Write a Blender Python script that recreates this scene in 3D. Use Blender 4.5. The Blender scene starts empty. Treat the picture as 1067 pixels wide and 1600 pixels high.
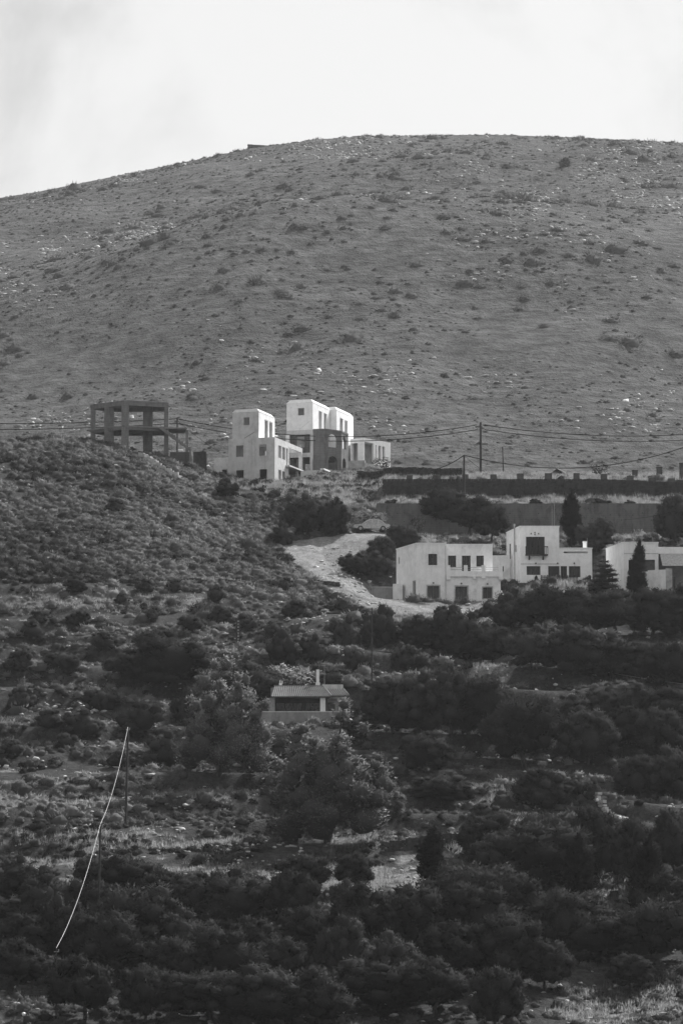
import bpy, math, random
import numpy as np
R = math.radians
rng = np.random.default_rng(7)
random.seed(7)
SC = bpy.context.scene
COL = SC.collection

# ------------------------------------------------------------------ camera
F = 6002.0                                   # focal length in pixels of the 1067 x 1600 photograph
TH = R(7.03)                                 # camera tilted up
cam = bpy.data.cameras.new('camera'); cam_o = bpy.data.objects.new('camera', cam)
COL.objects.link(cam_o); SC.camera = cam_o
cam.sensor_fit = 'HORIZONTAL'; cam.sensor_width = 24.0; cam.lens = 135.0
cam.clip_start = 1.0; cam.clip_end = 9000.0
cam_o.location = (0, 0, 0); cam_o.rotation_euler = (R(90) + TH, 0, 0)

# ------------------------------------------------------------------ sky, sun, exposure
SUN_AZ = (0.65, 0.76)                        # horizontal direction towards the sun (right, behind the hill)
SUN_EL = R(47)
sv = (SUN_AZ[0] * math.cos(SUN_EL), SUN_AZ[1] * math.cos(SUN_EL), math.sin(SUN_EL))
world = bpy.data.worlds.new('World'); SC.world = world; world.use_nodes = True
wn = world.node_tree; wn.nodes.clear()
def wnode(t, **k):
    n = wn.nodes.new(t)
    for a, b in k.items(): setattr(n, a, b)
    return n
w_out = wnode('ShaderNodeOutputWorld'); w_bg = wnode('ShaderNodeBackground')
sky = wnode('ShaderNodeTexSky', sky_type='NISHITA', sun_disc=False)
sky.sun_elevation = SUN_EL; sky.sun_rotation = math.atan2(SUN_AZ[0], SUN_AZ[1])
sky.air_density = 1.0; sky.dust_density = 4.0; sky.ozone_density = 1.0
w_bw = wnode('ShaderNodeRGBToBW'); wn.links.new(sky.outputs[0], w_bw.inputs[0])
w_tc = wnode('ShaderNodeTexCoord'); w_map = wnode('ShaderNodeMapping'); w_map.inputs['Scale'].default_value = (7, 7, 11)
w_map.inputs['Location'].default_value = (1.6, 0.3, 0.9)
wn.links.new(w_tc.outputs['Generated'], w_map.inputs[0])
w_no = wnode('ShaderNodeTexNoise'); w_no.inputs['Scale'].default_value = 1.0; w_no.inputs['Detail'].default_value = 9.0
w_no.inputs['Roughness'].default_value = 0.55; w_no.inputs['Distortion'].default_value = 0.35
wn.links.new(w_map.outputs[0], w_no.inputs['Vector'])
w_ra = wnode('ShaderNodeMapRange', interpolation_type='SMOOTHSTEP'); w_ra.inputs[1].default_value = 0.40; w_ra.inputs[2].default_value = 0.57
wn.links.new(w_no.outputs[0], w_ra.inputs[0])
# thin milky cloud veil over the whole sky: sky value pulled towards cloud white
w_mx = wnode('ShaderNodeMix', data_type='FLOAT')
w_k = wnode('ShaderNodeMath', operation='MULTIPLY_ADD'); w_k.inputs[1].default_value = 0.80; w_k.inputs[2].default_value = 0.0
wn.links.new(w_ra.outputs[0], w_k.inputs[0]); wn.links.new(w_k.outputs[0], w_mx.inputs[0])
wn.links.new(w_bw.outputs[0], w_mx.inputs[2])
w_mx.inputs[3].default_value = 7.7
wn.links.new(w_mx.outputs[0], w_bg.inputs[0]); w_bg.inputs[1].default_value = 0.087
wn.links.new(w_bg.outputs[0], w_out.inputs[0])

sun = bpy.data.lights.new('sun', 'SUN'); sun.energy = 5.0; sun.angle = R(0.53); sun.color = (1.0, 1.0, 1.0)
sun_o = bpy.data.objects.new('sun', sun); COL.objects.link(sun_o)
sun_o.rotation_euler = (R(90) - SUN_EL, 0, math.atan2(-SUN_AZ[0], SUN_AZ[1]) + 0.0)
# a sun lamp shines along its local -Z: orient +Z towards the sun
import mathutils
sun_o.rotation_euler = mathutils.Vector(sv).to_track_quat('Z', 'Y').to_euler()
vs = SC.view_settings; vs.view_transform = 'Standard'; vs.look = 'None'; vs.exposure = 0.5; vs.gamma = 1.0; vs.use_curve_mapping = False
SC.render.engine = 'CYCLES'
SC.cycles.max_bounces = 6; SC.cycles.diffuse_bounces = 3; SC.cycles.glossy_bounces = 2
SC.cycles.transmission_bounces = 4; SC.cycles.volume_bounces = 0; SC.cycles.transparent_max_bounces = 6
SC.cycles.use_adaptive_sampling = False; SC.cycles.use_denoising = True; SC.cycles.denoising_prefilter = 'ACCURATE'

# ------------------------------------------------------------------ numeric helpers
def ray(u, v):
    dx = (u - 533.5) / F; dy = (800 - v) / F
    return np.array([dx, math.cos(TH) - dy * math.sin(TH), math.sin(TH) + dy * math.cos(TH)])
def at(u, v, Y):
    d = ray(u, v); return d * (Y / d[1])
def project(P):
    P = np.asarray(P, float)
    dep = P[..., 1] * math.cos(TH) + P[..., 2] * math.sin(TH)
    up = -P[..., 1] * math.sin(TH) + P[..., 2] * math.cos(TH)
    return 533.5 + F * P[..., 0] / dep, 800 - F * up / dep
def ss(a, b, x):
    t = np.clip((np.asarray(x, float) - a) / (b - a), 0, 1); return t * t * (3 - 2 * t)
def _h(ix, iy, s):
    n = (ix.astype(np.int64) * 374761393 + iy.astype(np.int64) * 668265263 + s * 1442695041) & 0x7fffffff
    n = ((n ^ (n >> 13)) * 1274126177) & 0x7fffffff
    return ((n ^ (n >> 16)) & 0xffff) / 65535.0
def vnoise(x, y, s=0):
    x = np.asarray(x, float); y = np.asarray(y, float)
    ix = np.floor(x); iy = np.floor(y); fx = x - ix; fy = y - iy
    fx = fx * fx * (3 - 2 * fx); fy = fy * fy * (3 - 2 * fy)
    a = _h(ix, iy, s); b = _h(ix + 1, iy, s); c = _h(ix, iy + 1, s); d = _h(ix + 1, iy + 1, s)
    return (a * (1 - fx) + b * fx) * (1 - fy) + (c * (1 - fx) + d * fx) * fy
def fbm(x, y, o=4, s=0):
    r = 0; a = 0.5
    for k in range(o):
        r = r + a * vnoise(x * 2 ** k, y * 2 ** k, s + k * 17); a *= 0.5
    return r / (1 - 0.5 ** o)
def inpoly(u, v, poly):
    u = np.asarray(u, float); v = np.asarray(v, float); r = np.zeros(u.shape, bool)
    n = len(poly)
    for i in range(n):
        x0, y0 = poly[i]; x1, y1 = poly[(i + 1) % n]
        if y0 == y1: continue
        c = ((y0 > v) != (y1 > v)) & (u < (x1 - x0) * (v - y0) / (y1 - y0) + x0)
        r ^= c
    return r

# ------------------------------------------------------------------ the lie of the land
LOW = [(1700, 240), (1600, 255), (1500, 273), (1400, 292), (1300, 313), (1200, 333), (1100, 354), (1000, 380)]
def zs_of(u, pts): return [(Y, at(u, v, Y)[2]) for v, Y in pts]
def col_profile(u, mid, after):
    p = [(-60, -14), (60, -14), (150, -12), (215, -8)] + zs_of(u, LOW) + zs_of(u, mid) + after + [(700, 70), (780, 96)]
    p.sort(); return np.array(p)
LK = [(520, 62), (560, 52), (640, 52)]
RP = [(514, 67.5), (530, 64), (560, 57), (640, 55)]
COLS = {
    -260: col_profile(-260, [(900, 406), (800, 438), (720, 462), (690, 474)], [(488, 67)] + LK),
    0:   col_profile(0,   [(900, 406), (800, 438), (720, 460), (684, 474)], [(488, 68.2)] + LK),
    150: col_profile(150, [(900, 406), (800, 438), (720, 460), (686, 473)], [(488, 68.0)] + LK),
    230: col_profile(230, [(900, 407), (800, 440), (730, 462), (702, 474)], [(488, 66.8)] + LK),
    320: col_profile(320, [(900, 410), (800, 446), (752, 468)], [(478, 63.4), (500, 64.6)] + LK),
    420: col_profile(420, [(900, 416), (840, 440), (765, 468)], [(478, 63.0), (491, 65.0), (503, 66.5)] + RP),
    520: col_profile(520, [(940, 398), (900, 414), (862, 428), (835, 437), (770, 465)], [(478, 63.2), (491, 65.3), (503, 67.2)] + RP),
    590: col_profile(590, [(965, 392), (915, 412), (862, 428), (835, 436)], [(453, 54.0), (462, 58.6), (480, 63.9), (491, 66.0), (503, 68.2)] + RP),
    700: col_profile(700, [(975, 392), (950, 402)], [(412, 41.0), (420, 43.5), (428, 48.2), (440, 51.0), (453, 53.2), (462, 58.6), (480, 63.7), (500, 66.4)] + RP),
    900: col_profile(900, [(975, 390), (938, 408)], [(414, 42.6), (424, 44.5), (432, 48.6), (440, 51.0), (453, 53.2), (462, 58.6), (480, 63.7), (500, 66.4)] + RP),
    1067: col_profile(1067, [(975, 390), (938, 406)], [(414, 42.2), (424, 44.5), (432, 48.6), (440, 51.0), (453, 53.2), (462, 58.6), (480, 63.5), (500, 66.0)] + RP),
    1330: col_profile(1330, [(975, 390), (938, 406)], [(414, 42.2), (424, 45.5), (440, 51.0), (453, 53.2), (462, 58.6), (480, 63.5), (500, 66.0)] + RP),
}
YG = np.arange(-60, 781, 1.0); UG = np.arange(-260, 1331, 10.0)
_tab = np.array([np.interp(YG, c[:, 0], c[:, 1]) for c in COLS.values()]); _uc = np.array(list(COLS.keys()), float)
TAB = np.array([np.interp(UG, _uc, _tab[:, j]) for j in range(len(YG))])      # [Y, u]
def _blur(A, s, ax):
    k = np.arange(-int(3 * s), int(3 * s) + 1); w = np.exp(-k * k / (2 * s * s)); w /= w.sum()
    pad = [(0, 0), (0, 0)]; pad[ax] = (len(k) // 2, len(k) // 2)
    B = np.pad(A, pad, mode='edge'); return np.apply_along_axis(lambda m: np.convolve(m, w, 'valid'), ax, B)
TAB = _blur(_blur(TAB, 2.2, 0), 2.6, 1)
RIDGE_U = [-900, -300, 0, 60, 200, 300, 390, 470, 560, 660, 770, 900, 1067, 1400, 2200]
RIDGE_V = [430, 345, 308, 298, 270, 250, 231, 222, 213.5, 211, 209.5, 214, 222, 236, 300]
YR = 1400.0
STEP = np.array([(440, 51.0), (455.05, 53.2), (455.45, 57.0), (462.2, 59.0), (462.6, 61.0), (480, 63.7), (492, 65.6)])
PADS = []                                    # (x0, x1, y0, y1, z, blend)
def ufac(x, y): return 533.5 + F * x / np.maximum(y * 1.008, 30.0)
def hbase(x, y):
    x = np.asarray(x, float); y = np.asarray(y, float)
    u = ufac(x, y)
    fu = np.clip((u - UG[0]) / 10.0, 0, len(UG) - 1.001); fy = np.clip(y + 60, 0, len(YG) - 1.001)
    iu = fu.astype(int); iy = fy.astype(int); a = fu - iu; b = fy - iy
    z = (TAB[iy, iu] * (1 - a) + TAB[iy, iu + 1] * a) * (1 - b) + (TAB[iy + 1, iu] * (1 - a) + TAB[iy + 1, iu + 1] * a) * b
    # far hill
    rv = np.interp(u, RIDGE_U, RIDGE_V); r = np.tan(TH + np.arctan((800 - rv) / F))
    k = (r * 700 - 70) / 490000.0
    dY = YR - y
    zf = r * YR - r * dY - k * dY * dY + (fbm(x * 0.006, y * 0.006, 3, 5) - 0.5) * 34 * ss(720, 900, y) * ss(60, 300, np.abs(YR - y))
    zf = zf + (fbm(x * .03, y * .014, 3, 15) - .5) * 7 * ss(760, 860, y) * (1 - ss(1300, 1390, y))
    zf = np.where(y > YR + 700, r * YR + r * 700 - k * 490000 - (y - YR - 700) * 0.05, zf)
    w = ss(660, 740, y)
    return z * (1 - w) + zf * w
def hfun(x, y):
    x = np.asarray(x, float); y = np.asarray(y, float)
    z = hbase(x, y); u = ufac(x, y)
    near = (y > 235) & (y < 560)
    # rough ground
    nz = (fbm(x * 0.11, y * 0.11, 4, 1) - 0.5) * 1.5 + (fbm(x * 0.5, y * 0.5, 3, 2) - 0.5) * 0.45
    calm = 1 - 0.75 * ss(398, 410, y) * ss(560, 620, u)
    z = z + nz * ss(220, 260, y) * (1 - ss(560, 640, y)) * calm
    # old farming terraces that follow the contour
    m = (1 - ss(395, 410, y)) * ss(250, 275, y) * (0.35 + 0.65 * ss(0.42, 0.6, fbm(x * 0.03, y * 0.03, 2, 9)))
    hgt = 2.6; q = z / hgt + (fbm(x * 0.035, y * 0.035, 3, 12) - 0.5) * 2.6; f = q - np.floor(q)
    z = z + m * hgt * 0.78 * (ss(0.66, 0.98, f) - f)
    # two walled steps above the white houses
    ms = ss(575, 612, u) * (y > 440) * (y < 492)
    zs = np.interp(y, STEP[:, 0], STEP[:, 1]) + (fbm(x * 0.4, y * 0.4, 3, 4) - 0.5) * 0.25
    edge = ss(440, 446, y) * (1 - ss(484, 492, y))
    z = z * (1 - ms * edge) + zs * ms * edge
    for (x0, x1, y0, y1, pz, bl) in PADS:
        d = np.hypot(np.maximum(np.maximum(x0 - x, x - x1), 0), np.maximum(np.maximum(y0 - y, y - y1), 0))
        w = 1 - ss(0, bl, d); z = z * (1 - w) + pz * w
    return z
def gp(u, v, y0=240, y1=520):
    """point where the view ray of a photo pixel meets the near hillside"""
    d = ray(u, v); Y = np.arange(y0, y1, 0.4); g = hfun(d[0] / d[1] * Y, Y); rz = d[2] / d[1] * Y
    i = np.argmax(g >= rz)
    if g[i] < rz[i]: i = np.argmin(rz - g)
    return np.array([d[0] / d[1] * Y[i], Y[i], g[i]])
def gz(x, y): return float(hfun(np.array([x]), np.array([y]))[0])

P4 = at(651, 944, 410); P5 = at(813, 915, 417); P6 = at(975, 929, 412); P7 = at(424, 1134, 352)
PL_ = at(429.2, 748, 478); PC_ = at(488.6, 745, 491); PS_ = at(194, 700, 474)
PADS += [(P4[0] - 2.5, P4[0] + 9.6, 408.4, 417.5, P4[2], 5.0),
         (P5[0] - 1.0, P5[0] + 8.0, 414.2, 426.0, P5[2], 4.0),
         (P6[0] - 0.5, P6[0] + 9.0, 411.0, 422.0, P6[2], 3.5),
         (P7[0] - 1.0, P7[0] + 7.0, 352.0, 359.0, P7[2] + 0.1, 3.5)]

# ------------------------------------------------------------------ materials
def new_mat(name):
    m = bpy.data.materials.new(name); m.use_nodes = True; nt = m.node_tree; nt.nodes.clear()
    out = nt.nodes.new('ShaderNodeOutputMaterial'); return m, nt, out
def N(nt, t, **k):
    n = nt.nodes.new(t)
    for a, b in k.items(): setattr(n, a, b)
    return n
def math_n(nt, op, a, b=None, c=None):
    n = N(nt, 'ShaderNodeMath', operation=op)
    for i, q in enumerate((a, b, c)):
        if q is None: continue
        if isinstance(q, (int, float)): n.inputs[i].default_value = q
        else: nt.links.new(q, n.inputs[i])
    return n.outputs[0]
def noise(nt, scale, detail=4, rough=0.55, vec=None, dist=0.0):
    n = N(nt, 'ShaderNodeTexNoise'); n.inputs['Scale'].default_value = scale; n.inputs['Detail'].default_value = detail
    n.inputs['Roughness'].default_value = rough; n.inputs['Distortion'].default_value = dist
    if vec is not None: nt.links.new(vec, n.inputs['Vector'])
    return n.outputs[0]
def mapped(nt, scale, coord='Object'):
    tc = N(nt, 'ShaderNodeTexCoord'); mp = N(nt, 'ShaderNodeMapping'); mp.inputs['Scale'].default_value = scale
    nt.links.new(tc.outputs[coord], mp.inputs[0]); return mp.outputs[0]
def remap(nt, x, a, b, c, d, smooth=True):
    n = N(nt, 'ShaderNodeMapRange', interpolation_type='SMOOTHSTEP' if smooth else 'LINEAR')
    nt.links.new(x, n.inputs[0])
    for i, q in zip((1, 2, 3, 4), (a, b, c, d)): n.inputs[i].default_value = q
    return n.outputs[0]
def mixf(nt, f, a, b):
    n = N(nt, 'ShaderNodeMix', data_type='FLOAT')
    for i, q in zip((0, 2, 3), (f, a, b)):
        if isinstance(q, (int, float)): n.inputs[i].default_value = q
        else: nt.links.new(q, n.inputs[i])
    return n.outputs[0]
def principled(nt, out, col, rough=0.85, spec=0.2, bump=None, bstr=0.3, bdist=0.05, metal=0.0):
    p = N(nt, 'ShaderNodeBsdfPrincipled'); p.inputs['Roughness'].default_value = rough
    p.inputs['Specular IOR Level'].default_value = spec; p.inputs['Metallic'].default_value = metal
    if isinstance(col, (int, float)): p.inputs['Base Color'].default_value = (col, col, col, 1)
    else: nt.links.new(col, p.inputs['Base Color'])
    if bump is not None:
        b = N(nt, 'ShaderNodeBump'); b.inputs['Strength'].default_value = bstr; b.inputs['Distance'].default_value = bdist
        nt.links.new(bump, b.inputs['Height']); nt.links.new(b.outputs[0], p.inputs['Normal'])
    nt.links.new(p.outputs[0], out.inputs[0]); return p
M = {}
def wall_mat(key, base, stain=0.35, scale=1.0, rough=0.9, band=False):
    m, nt, out = new_mat(key)
    a = noise(nt, 1.3 * scale, 6, 0.6, mapped(nt, (1, 1, 1)))
    s = noise(nt, 1.0, 5, 0.65, mapped(nt, (2.1, 2.1, 0.5)))         # rain streaks
    g = noise(nt, 14.0, 4, 0.6, mapped(nt, (1, 1, 1)))
    f = math_n(nt, 'MULTIPLY', remap(nt, s, 0.45, 0.75, 1.0, 1.0 - stain), remap(nt, a, 0.3, 0.75, 1.08, 1.0 - stain * 0.6))
    f = math_n(nt, 'MULTIPLY', f, remap(nt, g, 0.3, 0.7, 0.93, 1.06))
    pt_ = noise(nt, 0.55, 7, 0.7, mapped(nt, (1, 1, 1)), 0.6); f = math_n(nt, 'MULTIPLY', f, remap(nt, pt_, 0.52, 0.62, 1.0, 1.0 - stain * 0.7))   # patched and dirty areas
    if band:                                                           # courses of block / pour joints
        wv = N(nt, 'ShaderNodeTexWave', wave_type='BANDS', bands_direction='Z'); wv.inputs['Scale'].default_value = 1.0
        wv.inputs['Distortion'].default_value = 0.6; nt.links.new(mapped(nt, (1, 1, 1.4)), wv.inputs['Vector'])
        f = math_n(nt, 'MULTIPLY', f, remap(nt, wv.outputs[1], 0.0, 0.25, 0.82, 1.0))
    c = math_n(nt, 'MULTIPLY', f, base)
    principled(nt, out, c, rough, 0.15, g, 0.25, 0.03); M[key] = m
wall_mat('white_plaster', 0.86, 0.12)
wall_mat('white_plaster_old', 0.85, 0.16)
wall_mat('white_trim', 0.84, 0.10)
wall_mat('cement_render', 0.60, 0.2)
wall_mat('pale_render', 0.62, 0.22)
wall_mat('bay_block', 0.19, 0.35, 1.0, 0.9, True)
wall_mat('raw_concrete', 0.20, 0.35, 1.0, 0.9, True)
wall_mat('dark_concrete', 0.09, 0.35, 1.0, 0.9, True)
wall_mat('retaining_concrete', 0.15, 0.40, 0.5, 0.9, True)
wall_mat('dark_stone', 0.06, 0.5, 2.0)
wall_mat('brick_infill', 0.13, 0.4, 3.0, 0.95, True)
wall_mat('pale_stone', 0.45, 0.35, 2.0)
wall_mat('grey_wall', 0.30, 0.3)
wall_mat('roof_tile', 0.15, 0.4, 2.0)
def flat_mat(key, c, rough=0.6, spec=0.3, metal=0.0, var=0.25):
    m, nt, out = new_mat(key); a = noise(nt, 6.0, 4, 0.6, mapped(nt, (1, 1, 1)))
    principled(nt, out, math_n(nt, 'MULTIPLY', remap(nt, a, 0.3, 0.7, 1 - var, 1 + var), c), rough, spec, metal=metal); M[key] = m
flat_mat('shutter', 0.045); flat_mat('shutter_grey', 0.065); flat_mat('dark_wood', 0.025); flat_mat('pole_wood', 0.035, 0.9)
flat_mat('glass', 0.012, 0.15, 0.5); flat_mat('cable', 0.012, 1.0, 0.0); flat_mat('cable_pale', 0.75, 0.5); flat_mat('metal', 0.3, 0.4, 0.5, 0.6)
flat_mat('awning', 0.38, 0.8, 0.1); flat_mat('car_paint', 0.42, 0.3, 0.5); flat_mat('car_glass', 0.30, 0.08, 0.8); flat_mat('rubber', 0.02, 0.9)
flat_mat('lamp_globe', 0.85, 0.3, 0.4); flat_mat('bark', 0.05, 0.95, 0.1, 0, 0.4); flat_mat('cane', 0.12, 0.9)
def leaf_mat(key, base, trans=0.35, lo=0.45, hi=1.6):
    m, nt, out = new_mat(key)
    at_ = N(nt, 'ShaderNodeAttribute', attribute_name='tone'); oi = N(nt, 'ShaderNodeObjectInfo')
    t = remap(nt, at_.outputs['Fac'], 0, 1, lo, hi, False)
    t = math_n(nt, 'MULTIPLY', t, remap(nt, oi.outputs['Random'], 0, 1, 0.8, 1.2, False))
    c = math_n(nt, 'MULTIPLY', t, base)
    d = N(nt, 'ShaderNodeBsdfDiffuse'); tr = N(nt, 'ShaderNodeBsdfTranslucent'); mx = N(nt, 'ShaderNodeMixShader')
    nt.links.new(c, d.inputs[0]); nt.links.new(math_n(nt, 'MULTIPLY', c, 1.1), tr.inputs[0])
    mx.inputs[0].default_value = trans; nt.links.new(d.outputs[0], mx.inputs[1]); nt.links.new(tr.outputs[0], mx.inputs[2])
    an = N(nt, 'ShaderNodeAttribute', attribute_name='nrm'); vt = N(nt, 'ShaderNodeVectorTransform', vector_type='NORMAL', convert_from='OBJECT', convert_to='WORLD')
    nt.links.new(an.outputs['Vector'], vt.inputs[0]); nt.links.new(vt.outputs[0], d.inputs['Normal'])   # soft clump shading: leaves share the normal of their clump
    nt.links.new(mx.outputs[0], out.inputs[0]); M[key] = m
leaf_mat('leaf_dark', 0.055, .15, .55, 1.45); leaf_mat('leaf_olive', 0.044, .15, .55, 1.45); leaf_mat('leaf_plume', 0.25, 0.25, .35, 1.4); leaf_mat('leaf_cypress', 0.016, 0.2)
leaf_mat('leaf_scrub', 0.075, 0.2); leaf_mat('leaf_almond', 0.30, 0.4, 0.4, 1.4); leaf_mat('grass_dry', 0.25, 0.4, 0.5, 1.5); leaf_mat('cushion', 0.17, 0.3, 0.12, 1.85)  # cushion: wide tone range puts sunlit highlights into the colour
leaf_mat('leaf_far', 0.088, 0.1, .6, 1.3)
def rock_mat():
    m, nt, out = new_mat('rock'); a = noise(nt, 3.0, 5, 0.6, mapped(nt, (1, 1, 1)))
    at_ = N(nt, 'ShaderNodeAttribute', attribute_name='tone')
    c = math_n(nt, 'MULTIPLY', remap(nt, a, 0.3, 0.7, 0.7, 1.2), remap(nt, at_.outputs['Fac'], 0, 1, 0.18, 0.55, False))
    principled(nt, out, c, 0.8, 0.3); M['rock'] = m
rock_mat()
def ground_mat():
    m, nt, out = new_mat('hillside_ground')
    dirt = N(nt, 'ShaderNodeAttribute', attribute_name='dirt').outputs['Fac']; grass = N(nt, 'ShaderNodeAttribute', attribute_name='grass').outputs['Fac']
    o1 = mapped(nt, (1, 1, 1)); a = noise(nt, 0.25, 5, 0.6, o1); b = noise(nt, 2.2, 5, 0.65, o1); c = noise(nt, 9, 4, 0.6, o1)
    soil = math_n(nt, 'MULTIPLY', remap(nt, a, 0.3, 0.7, 0.03, 0.06), remap(nt, b, 0.3, 0.72, 0.6, 1.5))
    soil = mixf(nt, remap(nt, c, 0.60, 0.72, 0, 0.5), soil, 0.22)      # stone chips
    gr = math_n(nt, 'MULTIPLY', remap(nt, b, 0.3, 0.7, 0.12, 0.26), remap(nt, c, 0.3, 0.7, 0.8, 1.2))
    di = math_n(nt, 'MULTIPLY', remap(nt, b, 0.3, 0.7, 0.14, 0.26), remap(nt, c, 0.3, 0.7, 0.6, 1.25))
    col = mixf(nt, dirt, mixf(nt, grass, soil, gr), di)
    principled(nt, out, col, 0.95, 0.05, math_n(nt, 'ADD', b, c), 0.8, 0.25); M['hillside_ground'] = m
    m, nt, out = new_mat('far_hill_ground')
    o1 = mapped(nt, (0.05, 0.05, 0.05)); o2 = mapped(nt, (0.02, 0.06, 0.25))
    a = noise(nt, 0.35, 6, 0.6, o1); b = noise(nt, 4.0, 6, 0.7, o1); st = noise(nt, 2.2, 6, 0.7, o2, 0.8)
    col = math_n(nt, 'MULTIPLY', remap(nt, a, 0.3, 0.7, 0.066, 0.100), remap(nt, b, 0.3, 0.72, 0.55, 1.45))
    col = math_n(nt, 'MULTIPLY', col, remap(nt, st, 0.3, 0.7, 0.86, 1.16))
    principled(nt, out, col, 0.95, 0.05, b, 0.9, 4.0); M['far_hill_ground'] = m
    m, nt, out = new_mat('dirt_track')
    o1 = mapped(nt, (1, 1, 1)); b = noise(nt, 1.2, 6, 0.65, o1); c = noise(nt, 7, 5, 0.65, o1)
    col = math_n(nt, 'MULTIPLY', remap(nt, b, 0.3, 0.7, 0.17, 0.30), remap(nt, c, 0.3, 0.72, 0.6, 1.25))
    principled(nt, out, col, 0.95, 0.05, math_n(nt, 'ADD', b, c), 0.8, 0.2); M['dirt_track'] = m
ground_mat()

# ------------------------------------------------------------------ mesh helpers
def np_mesh(name, V, T, tone=None, attrs=None, quads=False, smooth=False):
    V = np.ascontiguousarray(V, np.float32); T = np.ascontiguousarray(T, np.int32); k = T.shape[1]
    me = bpy.data.meshes.new(name); me.vertices.add(len(V)); me.vertices.foreach_set('co', V.ravel())
    me.loops.add(T.size); me.loops.foreach_set('vertex_index', T.ravel())
    me.polygons.add(len(T)); me.polygons.foreach_set('loop_start', np.arange(0, T.size, k, dtype=np.int32))
    if smooth: me.polygons.foreach_set('use_smooth', np.ones(len(T), bool))
    A = dict(attrs or {})
    if tone is not None: A['tone'] = tone
    for n, a in A.items():
        if np.ndim(a) == 2: at_ = me.attributes.new(n, 'FLOAT_VECTOR', 'POINT'); at_.data.foreach_set('vector', np.ascontiguousarray(a, np.float32).ravel()); continue
        at_ = me.attributes.new(n, 'FLOAT', 'POINT'); at_.data.foreach_set('value', np.ascontiguousarray(a, np.float32))
    me.update(calc_edges=True); return me
def link(name, me, mat=None, parent=None, loc=None, rotz=None):
    o = bpy.data.objects.new(name, me); COL.objects.link(o)
    if mat is not None and me is not None and not me.materials: me.materials.append(M[mat])
    if parent is not None: o.parent = parent
    if loc is not None: o.location = [float(q) for q in loc]
    if rotz is not None: o.rotation_euler = (0, 0, rotz)
    return o
def tag(o, label, cat, group=None, kind=None):
    if kind:
        o['kind'] = kind
        if label: o['label'] = label
        return o
    o['label'] = label; o['category'] = cat
    if group: o['group'] = group
    return o
def thing(name, label, cat, loc=(0, 0, 0), rotz=0.0, group=None):
    return tag(link(name, None, None, None, loc, rotz), label, cat, group)
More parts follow.
